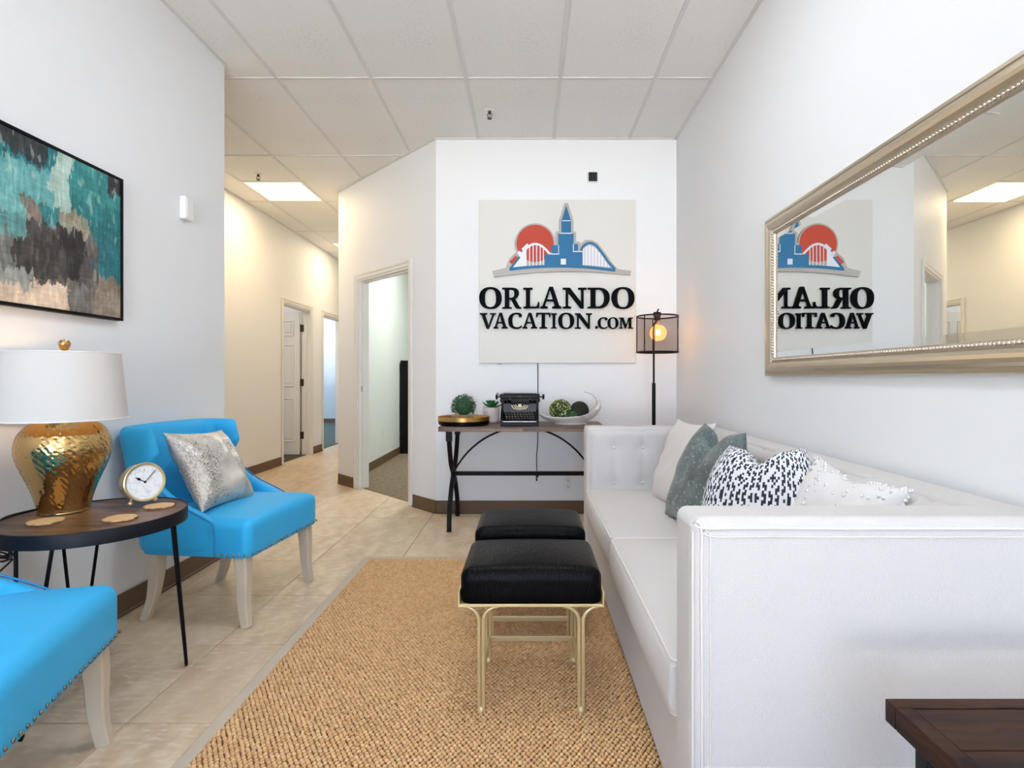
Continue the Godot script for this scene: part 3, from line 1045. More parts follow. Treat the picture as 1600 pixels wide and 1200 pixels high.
	for k in 3:
		q = MB.new()
		var ph := 2.0 * k
		q.lathe([Vector2(0, 0.0), Vector2(0.046, 0.0), Vector2(0.049, 0.003), Vector2(0.048, 0.007), Vector2(0.0, 0.0075)], 40, Vector3.ZERO, func(p, a, _r):
			var e := 1.0 + 0.05 * sin(3 * a + ph) + 0.03 * sin(7 * a + ph * 2)
			return Vector3(p.x * e, p.y, p.z * e))
		for i in q.uv.size():
			q.uv[i] = Vector2(0.5 + q.v[i].x / 0.105, 0.5 + q.v[i].z / 0.105)
		solo("coaster", q, wm, names[k], "coaster", spots[k], "wood-slice coasters on the round table")

# ---------------------------------------------------------------- painting and small fittings on the left wall
func build_painting() -> void:
	var o := thing("framed_painting", "abstract teal and brown painting in a thin black frame", "painting", P(XL, 1.68, 1.955), PI / 2)
	var w := 1.03
	var h := 0.645
	var q := MB.new()
	for e in [[0, h / 2 - 0.006, w, 0.012], [0, -h / 2 + 0.006, w, 0.012], [-w / 2 + 0.006, 0, 0.012, h - 0.024], [w / 2 - 0.006, 0, 0.012, h - 0.024]]:
		q.rbox(Vector3(e[0], e[1], 0.018), Vector3(e[2], e[3], 0.036), 0.002)
	part("frame", q, M.black_wood, o)
	var im := Image.create(448, 288, false, Image.FORMAT_RGB8)
	var tone := func(u: float, v: float) -> Color:
		var x := (u - 0.47) / 0.53
		if v < 0.13 and x < 0.28: return c8(44, 52, 56)
		if v < 0.12 and x > 0.86: return c8(46, 42, 48)
		if v < 0.36:
			if x < 0.34: return c8(104, 172, 172) if v > 0.16 else c8(30, 118, 126)
			if x < 0.50: return c8(176, 204, 192)
			return c8(48, 140, 142) if v < 0.24 else c8(22, 118, 124)
		if v < 0.48:
			if x < 0.12: return c8(110, 178, 176)
			if x < 0.27: return c8(128, 110, 98)
			if x < 0.42: return c8(40, 128, 132)
			if x < 0.66: return c8(154, 146, 126)
			return c8(16, 108, 116)
		if v < 0.60:
			if x < 0.14: return c8(96, 150, 148)
			if x < 0.62: return c8(66, 58, 55) if x < 0.38 else c8(34, 31, 32)
			if x < 0.73: return c8(104, 98, 92)
			return c8(14, 104, 116)
		if v < 0.80:
			if x < 0.05: return c8(110, 112, 108)
			if x < 0.58: return c8(60, 54, 51) if x < 0.46 else c8(38, 35, 35)
			if x < 0.73: return c8(84, 78, 74)
			return c8(18, 112, 122) if v < 0.72 else c8(136, 124, 108)
		if x < 0.18: return c8(156, 158, 152) if v < 0.90 else c8(214, 192, 170)
		if x < 0.45: return c8(228, 204, 180) if v > 0.84 else c8(84, 78, 72)
		if x < 0.72: return c8(118, 112, 106)
		return c8(146, 132, 116)
	var r := RandomNumberGenerator.new()
	r.seed = 5
	var wx := fn(201, 0.02, 4)
	var wy := fn(202, 0.035, 4)
	var st := fn(203, 0.06, 3)
	var blot := fn(204, 0.012, 3)
	for y in 288:
		for x in 448:
			var u := x / 448.0 + 0.045 * wx.get_noise_2d(x * 1.6, y * 0.5) + 0.012 * st.get_noise_2d(x * 2.0, y * 0.4)
			var v := y / 288.0 + 0.07 * wy.get_noise_2d(x * 1.5, y * 0.35) + 0.02 * st.get_noise_2d(x * 3.0 + 400, y)
			var c: Color = tone.call(clampf(u, 0, 1), clampf(v, 0, 1))
			var j := 0.10 * st.get_noise_2d(x * 1.8, y * 0.35 + 90) + 0.10 * blot.get_noise_2d(x * 1.5 + 30, y * 1.5) + 0.05 * st.get_noise_2d(x * 0.4, y * 2.2 + 700)
			var pale := clampf(st.get_noise_2d(x * 0.9 + 250, y * 0.30) * 3.2 - 0.95, 0, 0.55)
			c = Color(c.r + j, c.g + j, c.b + j).lerp(c8(190, 206, 196), pale * (1.0 if v < 0.5 else 0.35))
			im.set_pixel(x, y, c.clamp())
	for k in 340:
		var u := r.randf()
		var v := r.randf()
		var c: Color = tone.call(u, v)
		var j := r.randfn(0, 0.07)
		c = Color(c.r + j, c.g + j, c.b + j)
		var up := v < 0.5 or r.randf() < 0.4
		for t in r.randi_range(8, 26):
			var px := int(u * 448 + (r.randfn(0, 0.7) if up else float(t)))
			var py := int(v * 288 + (float(t) if up else r.randfn(0, 0.7)))
			if px > 1 and py > 1 and px < 446 and py < 286:
				im.set_pixel(px, py, im.get_pixel(px, py).lerp(c.clamp(), 0.7))
				im.set_pixel(px + 1, py, im.get_pixel(px + 1, py).lerp(c.clamp(), 0.5))
	var pm := mat(Color.WHITE, 0.42)
	pm.albedo_texture = ImageTexture.create_from_image(im)
	q = MB.new()
	q.face(Vector3(-w / 2 + 0.01, -h / 2 + 0.01, 0.030), Vector3(w / 2 - 0.01, -h / 2 + 0.01, 0.030), Vector3(w / 2 - 0.01, h / 2 - 0.01, 0.030), Vector3(-w / 2 + 0.01, h / 2 - 0.01, 0.030), Vector3.BACK)
	q.box(Vector3(0, 0, 0.014), Vector3(w - 0.024, h - 0.024, 0.028))
	part("canvas", q, pm, o)
	o = thing("door_chime", "small white plastic box high on the left wall near its end", "chime", P(XL, 2.02, 2.955), PI / 2)
	q = MB.new()
	q.rbox(Vector3(0, 0, 0.017), Vector3(0.075, 0.125, 0.034), 0.006, 2)
	part("housing", q, M.plastic, o)
	q = MB.new()
	q.rbox(Vector3(0, 0, 0.0345), Vector3(0.055, 0.10, 0.003), 0.001)
	part("cover", q, M.plastic, o)

# ---------------------------------------------------------------- sofa and its cushions
func build_sofa() -> void:
	var base := P(0.76, 0, 2.30)
	var o := thing("sofa", "long cream tufted sofa with high square arms along the right wall", "sofa", base)
	var T0 := Transform3D(Basis(), -base)
	var XF := 0.346       # front of the arms
	var XB := 1.175       # back of the sofa
	var H := 0.80
	var D0 := 1.145
	var D1 := 3.462
	var AT := 0.158
	var q := MB.new()
	q.T = T0
	q.rbox(P((XF + XB) / 2 + 0.008, 0.155, (D0 + D1) / 2), Vector3(XB - XF - 0.016, 0.24, D1 - D0 - 0.02), 0.012, 2)
	part("base", q, M.sofa, o)
	for s in [[XF + 0.07, D0 + 0.07], [XB - 0.07, D0 + 0.07], [XF + 0.07, D1 - 0.07], [XB - 0.07, D1 - 0.07]]:
		q = MB.new()
		q.T = T0
		q.tube([P(s[0], 0.0135 if s[0] < 0.6 else 0.0, s[1]), P(s[0], 0.05, s[1])], [0.020, 0.026], 8, PackedVector2Array(SQ), Vector3.FORWARD)
		part("leg", q, M.dark_wood, o)
	# arms: body with a tufted pad on the inner face
	for k in 2:
		var dc := D0 + AT / 2 if k == 0 else D1 - AT / 2
		var inner := 1.0 if k == 0 else -1.0
		q = MB.new()
		q.T = T0
		q.rbox(P((XF + XB) / 2, (H + 0.035) / 2, dc), Vector3(XB - XF, H - 0.035, AT - 0.024), 0.024, 3)
		var bx := [XF + 0.172, XF + 0.348, XF + 0.524]
		var by := [0.457, 0.675]
		var zf := dc + inner * (AT / 2 - 0.014)
		q.sheet(func(i, j):
			var x := lerpf(XF + 0.02, XB - 0.16, i / 44.0)
			var y := lerpf(0.40, H - 0.02, j / 30.0)
			var e := pow(clampf(minf(minf(x - XF - 0.02, XB - 0.16 - x) / 0.03, (H - 0.02 - y) / 0.03), 0, 1), 0.5)
			var dep := 0.0
			for cx in bx:
				dep = maxf(dep, 0.009 * exp(-pow((x - cx) / 0.018, 2)))
				for cy in by:
					dep = maxf(dep, 0.020 * exp(-(pow(x - cx, 2) + pow(y - cy, 2)) / 0.0018))
			for cy in by:
				dep = maxf(dep, 0.003 * exp(-pow((y - cy) / 0.010, 2)))
			return P(x, y, zf + inner * (0.020 * e - dep)), 44, 30)
		q.smooth()
		var arm := part("arm", q, M.sofa, o)
		for cx in bx:
			for cy in by:
				var b := MB.new()
				b.T = T0
				b.ball(P(cx, cy, zf + inner * 0.005), Vector3(0.011, 0.011, 0.006), 12, 8)
				part("button", b, M.button, arm)
		# welted border of the outer face
		var zo := dc - inner * (AT / 2 - 0.010)
		var pp := MB.new()
		pp.T = T0
		for ring in [0.022, 0.040]:
			pp.tube(curve([P(XF + ring, 0.06, zo), P(XF + ring, 0.40, zo), P(XF + ring, H - ring - 0.015, zo), P(XF + ring + 0.015, H - ring, zo), P(XF + 0.4, H - ring, zo), P(XB - 0.03, H - ring, zo)], 5), 0.0035 if ring < 0.03 else 0.002, 6)
		pp.tube([P(XF + 0.004, 0.06, dc - inner * (AT / 2 - 0.016)), P(XF + 0.004, H - 0.03, dc - inner * (AT / 2 - 0.016))], 0.0032, 6)
		part("piping", pp, M.piping, arm)
	# back, tufted in upright channels
	q = MB.new()
	q.T = T0
	q.rbox(P(XB - 0.07, (H + 0.05) / 2, (D0 + D1) / 2), Vector3(0.13, H - 0.055, D1 - D0 - 0.03), 0.024, 3)
	var cols := []
	for k in 10:
		cols.append(D0 + AT + 0.10 + 0.2 * k)
	var rows := [0.50, 0.675]
	q.sheet(func(i, j):
		var d := lerpf(D0 + AT - 0.01, D1 - AT + 0.01, i / 150.0)
		var y := lerpf(0.40, H - 0.014, j / 30.0)
		var e := pow(clampf((H - 0.014 - y) / 0.035, 0, 1), 0.5)
		var dep := 0.0
		for c in cols:
			dep = maxf(dep, 0.010 * exp(-pow((d - c) / 0.014, 2)))
			for r in rows:
				dep = maxf(dep, 0.022 * exp(-(pow(d - c, 2) + pow(y - r, 2)) / 0.0012))
		return P(XB - 0.128 - 0.042 * e + dep - 0.02 * (0.8 - y), y, d), 150, 30)
	q.smooth()
	var bk := part("backrest", q, M.sofa, o)
	for c in cols:
		for r in rows:
			var b := MB.new()
			b.T = T0
			b.ball(P(XB - 0.152 - 0.02 * (0.8 - r), r, c), Vector3(0.006, 0.011, 0.011), 12, 8)
			part("button", b, M.button, bk)
	# seat cushions
	var mid := (D0 + D1) / 2
	for k in 2:
		var a := D0 + AT + 0.002 if k == 0 else mid + 0.003
		var z := mid - 0.003 if k == 0 else D1 - AT - 0.002
		var c := P((XF - 0.004 + XB - 0.17) / 2, 0.347, (a + z) / 2)
		var s := Vector3(XB - 0.17 - XF + 0.004, 0.146, z - a)
		q = MB.new()
		q.T = T0
		q.rbox(c, s, 0.022, 2, 9, func(p, n):
			var f := (1.0 - pow(absf(p.x) / s.x * 2, 4)) * (1.0 - pow(absf(p.z) / s.z * 2, 4))
			if p.y > 0.03:
				p.y += 0.026 * f
			if p.x < -s.x / 2 + 0.03:
				p.x -= 0.016 * (1.0 - pow(absf(p.y) / s.y * 2, 2)) * (1.0 - pow(absf(p.z) / s.z * 2, 6))
			return p)
		var cu := part("seat_cushion", q.smooth(), M.sofa, o)
		for yy in [c.y + s.y / 2 - 0.006, c.y - s.y / 2 + 0.008]:
			var pp := MB.new()
			pp.T = T0
			var hx := s.x / 2 - 0.005
			var hz := s.z / 2 - 0.005
			var fix := []
			for e in [[1, -1], [-1, -1], [-1, 1], [1, 1]]:
				var cc := Vector3(c.x + e[0] * (hx - 0.02), yy, c.z + e[1] * (hz - 0.02))
				var a0 := {"1-1": 0.0, "-1-1": PI / 2, "-11": PI, "11": PI * 1.5}["%d%d" % [e[0], e[1]]] as float
				for t in 6:
					var g := a0 + PI / 2 * t / 5.0
					fix.append(cc + Vector3(cos(g), 0, -sin(g)) * 0.02)
			pp.tube(fix, 0.0045, 6, PackedVector2Array(), Vector3.UP, true)
			part("piping", pp, M.piping, cu)
	# cushions on it
	var pale = M.sofa.duplicate()
	pale.albedo_color = c8(232, 226, 222)
	var pl := solo("throw_cushion", pillow(0.48, 0.48, 0.15, 91, 0.0, 0.008), pale, "plain cream cushion on the sofa behind the dark green one, nearest the far arm", "cushion")
	pose(pl, P(0.800, 0.648, 2.85), -84, 20, 2)
	var vq := fn(95, 0.02, 3)
	var vs := fn(96, 0.09, 2)
	var vm := mat(Color.WHITE, 0.55)
	vm.albedo_texture = picture(256, 256, func(x, y):
		var g := vq.get_noise_2d(x, y)
		var st := clampf((vs.get_noise_2d(x * 0.8 + y * 0.5, y * 1.6 - x * 0.6) - 0.44) * 6.0, 0, 1)
		return c8(70, 84, 86).lerp(c8(104, 116, 114), clampf(0.5 + g, 0, 1)).lerp(c8(190, 200, 200), st * 0.8))
	vm.rim_enabled = true
	vm.rim = 0.5
	pl = solo("throw_cushion", pillow(0.50, 0.48, 0.16, 92, 0.075, 0.006, 0.30), vm, "dark grey-green velvet cushion with pale flecks between the cream and patterned cushions", "cushion")
	pose(pl, P(0.775, 0.655, 2.38), -80, 20, -2)
	var bw := mat(Color.WHITE, 0.85)
	bw.albedo_texture = picture(360, 360, func(x, y):
		var i := int(x / 4.0)
		var j := int(y / 6.0)
		var m := absi(posmod(i, 16) - 8)
		var dd := m + absi(posmod(j, 14) - 7)
		var dark := dd <= 1 or dd == 3 and posmod(i + j, 4) < 2 or dd == 6 or dd == 7 or dd == 9 or dd == 10 or dd >= 13
		if dd >= 5 and posmod(i, 3) == 0:
			dark = false
		return c8(34, 38, 48) if dark else c8(232, 234, 238))
	pl = solo("throw_cushion", pillow(0.47, 0.45, 0.16, 93, 0.05, 0.004, 0.40), bw, "black and white woven diamond and zigzag cushion on the sofa", "cushion")
	pose(pl, P(0.810, 0.640, 1.93), -52, 22, 4)
	var sq := mat(c8(236, 233, 233), 0.8)
	pl = solo("sequin_cushion", pillow(0.42, 0.40, 0.15, 94, 0.02, 0.006), sq, "small white cushion dotted with pale sequins, nearest the camera on the sofa", "cushion")
	pose(pl, P(0.925, 0.63, 1.655), -84, 22, -4)
	var dot := MB.new()
	var pv: PackedVector3Array = pl.mesh.surface_get_arrays(0)[Mesh.ARRAY_VERTEX]
	var pn: PackedVector3Array = pl.mesh.surface_get_arrays(0)[Mesh.ARRAY_NORMAL]
	for k in 240:
		var i := rng.randi_range(0, pv.size() / 2 - 1)
		dot.ball(pv[i] + pn[i] * 0.002, Vector3(0.006, 0.006, 0.004), 6, 4)
	var sd := part("sequins", dot, mat(c8(244, 242, 242), 0.15, 0.25), pl)
	sd.set_meta("kind", "stuff")

# ---------------------------------------------------------------- black leather stools
func build_stools() -> void:
	var o := thing("stool", "black leather stool with gold metal legs nearer the camera", "stool", P(0.006, 0, 1.925), 0.0, "black and gold stools in front of the sofa")
	var q := MB.new()
	q.rbox(Vector3(0, 0.4205, 0), Vector3(0.462, 0.115, 0.345), 0.034, 3, 8, func(p, n):
		var hz := Vector2(n.x, n.z).length()
		if n.y < -0.01 and hz > 0.01:
			p.x += (n.x / hz - n.x) * 0.026
			p.z += (n.z / hz - n.z) * 0.026
		if p.y > 0:
			p.y += 0.022 * (1.0 - pow(absf(p.x) / 0.231, 2.2)) * (1.0 - pow(absf(p.z) / 0.172, 2.2))
		return p)
	part("seat", q.smooth(), M.leather, o)
	q = MB.new()
	for sg in [-1.0, 1.0]:
		q.rbox(Vector3(0, 0.362, sg * 0.165), Vector3(0.47, 0.010, 0.014), 0.002)
		q.rbox(Vector3(sg * 0.234, 0.382, 0), Vector3(0.006, 0.052, 0.345), 0.002)
		q.rbox(Vector3(sg * 0.226, 0.360, 0), Vector3(0.018, 0.008, 0.345), 0.002)
	part("seat_frame", q, M.gold, o)
	for sx in [-1.0, 1.0]:
		for sz in [-1.0, 1.0]:
			var l := MB.new()
			var cx: float = sx * 0.163
			var cz: float = sz * 0.155
			for e in [-1.0, 1.0]:
				var pts := [Vector3(cx + e * 0.0068, 0.026, cz), Vector3(cx + e * 0.0068, 0.305, cz)]
				pts.append_array(arc(Vector3(cx + e * 0.0568, 0.305, cz), Vector3(-e * 0.05, 0, 0), Vector3(0, 0.048, 0), 0.0, PI / 2, 7))
				l.tube(pts, 0.0062, 8)
			var lo := part("leg", l, M.gold, o)
			l = MB.new()
			l.lathe([Vector2(0.0, 0.010), Vector2(0.011, 0.010), Vector2(0.013, 0.014), Vector2(0.013, 0.020), Vector2(0.009, 0.028), Vector2(0.0, 0.030)], 14, Vector3(cx, 0, cz))
			part("foot", l, M.gold, lo)
		var b := MB.new()
		b.rbox(Vector3(sx * 0.163, 0.100, 0), Vector3(0.012, 0.020, 0.30), 0.002)
		part("stretcher", b, M.gold, o)
	var bar := MB.new()
	bar.rbox(Vector3(0, 0.100, -0.155), Vector3(0.314, 0.020, 0.012), 0.002)
	part("stretcher", bar, M.gold, o)
	copy_of(o, "stool", P(0.004, 0, 2.405), PI, "black leather stool with gold metal legs behind the nearer stool, towards the console table")

# ---------------------------------------------------------------- rug
func build_rug() -> void:
	var o := thing("rug", "tan woven sisal rug with a narrow grey-beige cloth border", "rug", P(-0.25, 0, 1.9))
	var T0 := Transform3D(Basis(), P(0.25, 0, -1.9))
	var q := MB.new()
	q.T = T0
	q.span(P(-0.975, 0.001, 0.5), P(0.52, 0.006, 3.28))
	part("backing", q, mat(c8(96, 66, 38), 0.95), o)
	q = MB.new()
	q.T = T0
	q.rbox(P(-0.98, 0.006, 1.9), Vector3(0.045, 0.012, 2.80), 0.004)
	q.rbox(P(-0.24, 0.006, 3.277), Vector3(1.52, 0.0118, 0.045), 0.004)
	var bm: StandardMaterial3D = mat(c8(198, 184, 166), 0.9)
	bump(bm, M.weave, 0.04)
	bm.uv1_triplanar = true
	bm.uv1_scale = Vector3(9, 9, 9)
	part("border", q, bm, o)
	var nub := MB.new()
	nub.ball(Vector3.ZERO, Vector3(0.0078, 0.0075, 0.0062), 8, 6)
	var mm := MultiMesh.new()
	mm.transform_format = MultiMesh.TRANSFORM_3D
	mm.use_colors = true
	mm.mesh = nub.mesh()
	var list := []
	var row := 0
	var d := 0.62
	while d < 3.256:
		var x := -0.958 + (0.008 if row % 2 else 0.0)
		while x < 0.46:
			var j := 0.0016
			list.append([P(x + rng.randf_range(-j, j) + 0.25, 0.0062 + rng.randf_range(-0.0012, 0.001), d + rng.randf_range(-j, j) - 1.9), rng.randf_range(-0.5, 0.5) + 0.25, rng.randf()])
			x += 0.0162
		d += 0.0122
		row += 1
	mm.instance_count = list.size()
	for i in list.size():
		var b := Basis(Vector3.UP, list[i][1]) * Basis(Vector3.BACK, rng.randf_range(-0.15, 0.15))
		mm.set_instance_transform(i, Transform3D(b, list[i][0]))
		var c := c8(204, 160, 112).lerp(c8(224, 184, 136), list[i][2])
		mm.set_instance_color(i, c.srgb_to_linear())
	var mi := MultiMeshInstance3D.new()
	mi.name = "weave"
	mi.multimesh = mm
	var m := mat(Color.WHITE, 0.85)
	m.vertex_color_use_as_albedo = true
	mi.material_override = m
	mi.set_meta("kind", "stuff")
	o.add_child(mi)

# ---------------------------------------------------------------- mirror
func build_mirror() -> void:
	var y0 := 1.108
	var y1 := 1.876
	var d0 := 0.86
	var d1 := 2.685
	var o := thing("wall_mirror", "large rectangular wall mirror in a beaded champagne gold frame", "mirror", P(XR, (y0 + y1) / 2, (d0 + d1) / 2), -PI / 2)
	var w := d1 - d0
	var h := y1 - y0
	var prof := [Vector2(0.0, 0.0), Vector2(0.0, 0.022), Vector2(0.003, 0.027), Vector2(0.013, 0.029), Vector2(0.016, 0.026), Vector2(0.018, 0.0285), Vector2(0.026, 0.034), Vector2(0.036, 0.0355), Vector2(0.046, 0.033), Vector2(0.056, 0.026), Vector2(0.060, 0.020), Vector2(0.075, 0.020), Vector2(0.077, 0.017), Vector2(0.079, 0.012)]
	for i in prof.size():
		prof[i] = Vector2(prof[i].x * 1.12, prof[i].y)
	var cs := [Vector2(-1, -1), Vector2(1, -1), Vector2(1, 1), Vector2(-1, 1)]
	for k in 4:
		var q := MB.new()
		var ca: Vector2 = cs[k]
		var cb: Vector2 = cs[(k + 1) % 4]
		var outw := Vector2((ca + cb).x, (ca + cb).y).normalized()
		for i in prof.size() - 1:
			var a: Vector2 = prof[i]
			var b: Vector2 = prof[i + 1]
			var e := b - a
			var nn := Vector3(-outw.x * -e.y, -outw.y * -e.y, e.x)
			nn = Vector3(outw.x * e.y, outw.y * e.y, e.x).normalized()
			var p := []
			for s in [[ca, a], [cb, a], [cb, b], [ca, b]]:
				p.append(Vector3(s[0].x * (w / 2 - s[1].x), s[0].y * (h / 2 - s[1].x), s[1].y))
			q.face(p[0], p[1], p[2], p[3], nn)
		var fr := part("frame_side", q, M.champagne, o)
		var bd := MB.new()
		var pa := Vector3(ca.x * (w / 2 - 0.0756), ca.y * (h / 2 - 0.0756), 0.021)
		var pb := Vector3(cb.x * (w / 2 - 0.0756), cb.y * (h / 2 - 0.0756), 0.021)
		var cnt := int(pa.distance_to(pb) / 0.0135)
		for i in cnt:
			bd.ball(pa.lerp(pb, (i + 0.5) / cnt), Vector3(0.0066, 0.0066, 0.006), 10, 8)
		part("bead_row", bd, M.bead, fr).set_meta("kind", "stuff")
	var g := MB.new()
	var iw := w / 2 - 0.0875
	var ih := h / 2 - 0.0875
	var bv := 0.026
	g.face(Vector3(-iw + bv, -ih + bv, 0.0135), Vector3(iw - bv, -ih + bv, 0.0135), Vector3(iw - bv, ih - bv, 0.0135), Vector3(-iw + bv, ih - bv, 0.0135), Vector3.BACK)
	part("mirror_glass", g, M.mirror, o)
	g = MB.new()
	for k in 4:
		var ca: Vector2 = cs[k]
		var cb: Vector2 = cs[(k + 1) % 4]
		var outw := ((ca + cb) as Vector2).normalized()
		g.face(Vector3(ca.x * iw, ca.y * ih, 0.0118), Vector3(cb.x * iw, cb.y * ih, 0.0118), Vector3(cb.x * (iw - bv), cb.y * (ih - bv), 0.0135), Vector3(ca.x * (iw - bv), ca.y * (ih - bv), 0.0135), Vector3(outw.x * 0.065, outw.y * 0.065, 1).normalized())
	part("bevelled_edge", g, M.mirror, o)
	g = MB.new()
	g.box(Vector3(0, 0, 0.005), Vector3(w - 0.01, h - 0.01, 0.008))
	part("backing_board", g, M.black_wood, o)

# ---------------------------------------------------------------- end table by the near sofa arm
func build_end_table() -> void:
	var TY := 0.55
	var o := thing("end_table", "dark brown plank-topped end table with black metal legs beside the near sofa arm", "table", P(0.87, 0, 0.70))
	var w := 0.52
	var dp := 0.46
	for k in 4:
		var q := MB.new()
		q.rbox(Vector3(0, TY - 0.019, -dp / 2 + 0.028 + (dp - 0.056) * (k + 0.5) / 4), Vector3(w - 0.056, 0.036, (dp - 0.056) / 4 - 0.002), 0.002)
		part("plank", q, M.dark_wood, o)
	for e in [[0, -dp / 2 + 0.0135, w, 0.027], [0, dp / 2 - 0.0135, w, 0.027]]:
		var q := MB.new()
		q.rbox(Vector3(e[0], TY - 0.019, e[1]), Vector3(e[2], 0.038, e[3]), 0.002)
		part("edge_board", q, M.dark_wood, o)
	for sx in [-1, 1]:
		var q := MB.new()
		q.rbox(Vector3(sx * (w / 2 - 0.0135), TY - 0.019, 0), Vector3(0.027, 0.038, dp - 0.055), 0.002)
		part("edge_board", q, M.dark_wood, o)
		for sz in [-1, 1]:
			q = MB.new()
			q.rbox(Vector3(sx * (w / 2 - 0.045), (TY - 0.04) / 2, sz * (dp / 2 - 0.045)), Vector3(0.03, TY - 0.04, 0.03), 0.002)
			part("leg", q, M.iron_blue, o)
		q = MB.new()
		q.rbox(Vector3(sx * (w / 2 - 0.045), 0.12, 0), Vector3(0.022, 0.022, dp - 0.12), 0.002)
		part("stretcher", q, M.iron_blue, o)

# ---------------------------------------------------------------- wall sign
const SD := 4.352
func spt(px: float, py: float) -> Vector2:
	return Vector2((px - VX) * SD / F, EYE + (VY - py) * SD / F) - Vector2(0.2255, 1.874)

func spoly(a: Array) -> PackedVector2Array:
	var o := PackedVector2Array()
	for i in range(0, a.size(), 2):
		o.append(spt(a[i], a[i + 1]))
	return o

func disc2(px: float, py: float, r: float, k := 40) -> PackedVector2Array:
	var o := PackedVector2Array()
	for i in k:
		o.append(spt(px + r * cos(TAU * i / k), py + r * sin(TAU * i / k)))
	return o

func band(pts: Array, w: float) -> PackedVector2Array:   # a strip along pixel points
	var c := []
	for p in pts:
		c.append(Vector3(p.x, p.y, 0))
	c = curve(c, 6)
	var l := PackedVector2Array()
	var r := PackedVector2Array()
	for i in c.size():
		var t: Vector3 = (c[mini(i + 1, c.size() - 1)] - c[maxi(i - 1, 0)]).normalized()
		l.append(spt(c[i].x - t.y * w / 2, c[i].y + t.x * w / 2))
		r.append(spt(c[i].x + t.y * w / 2, c[i].y - t.x * w / 2))
	r.reverse()
	l.append_array(r)
	return l

func slab(called: String, polys: Array, z0: float, z1: float, m: Material, parent: Node3D) -> MeshInstance3D:
	var q := MB.new()
	for p in polys:
		q.extrude(p, z0, z1)
	return part(called, q, m, parent)

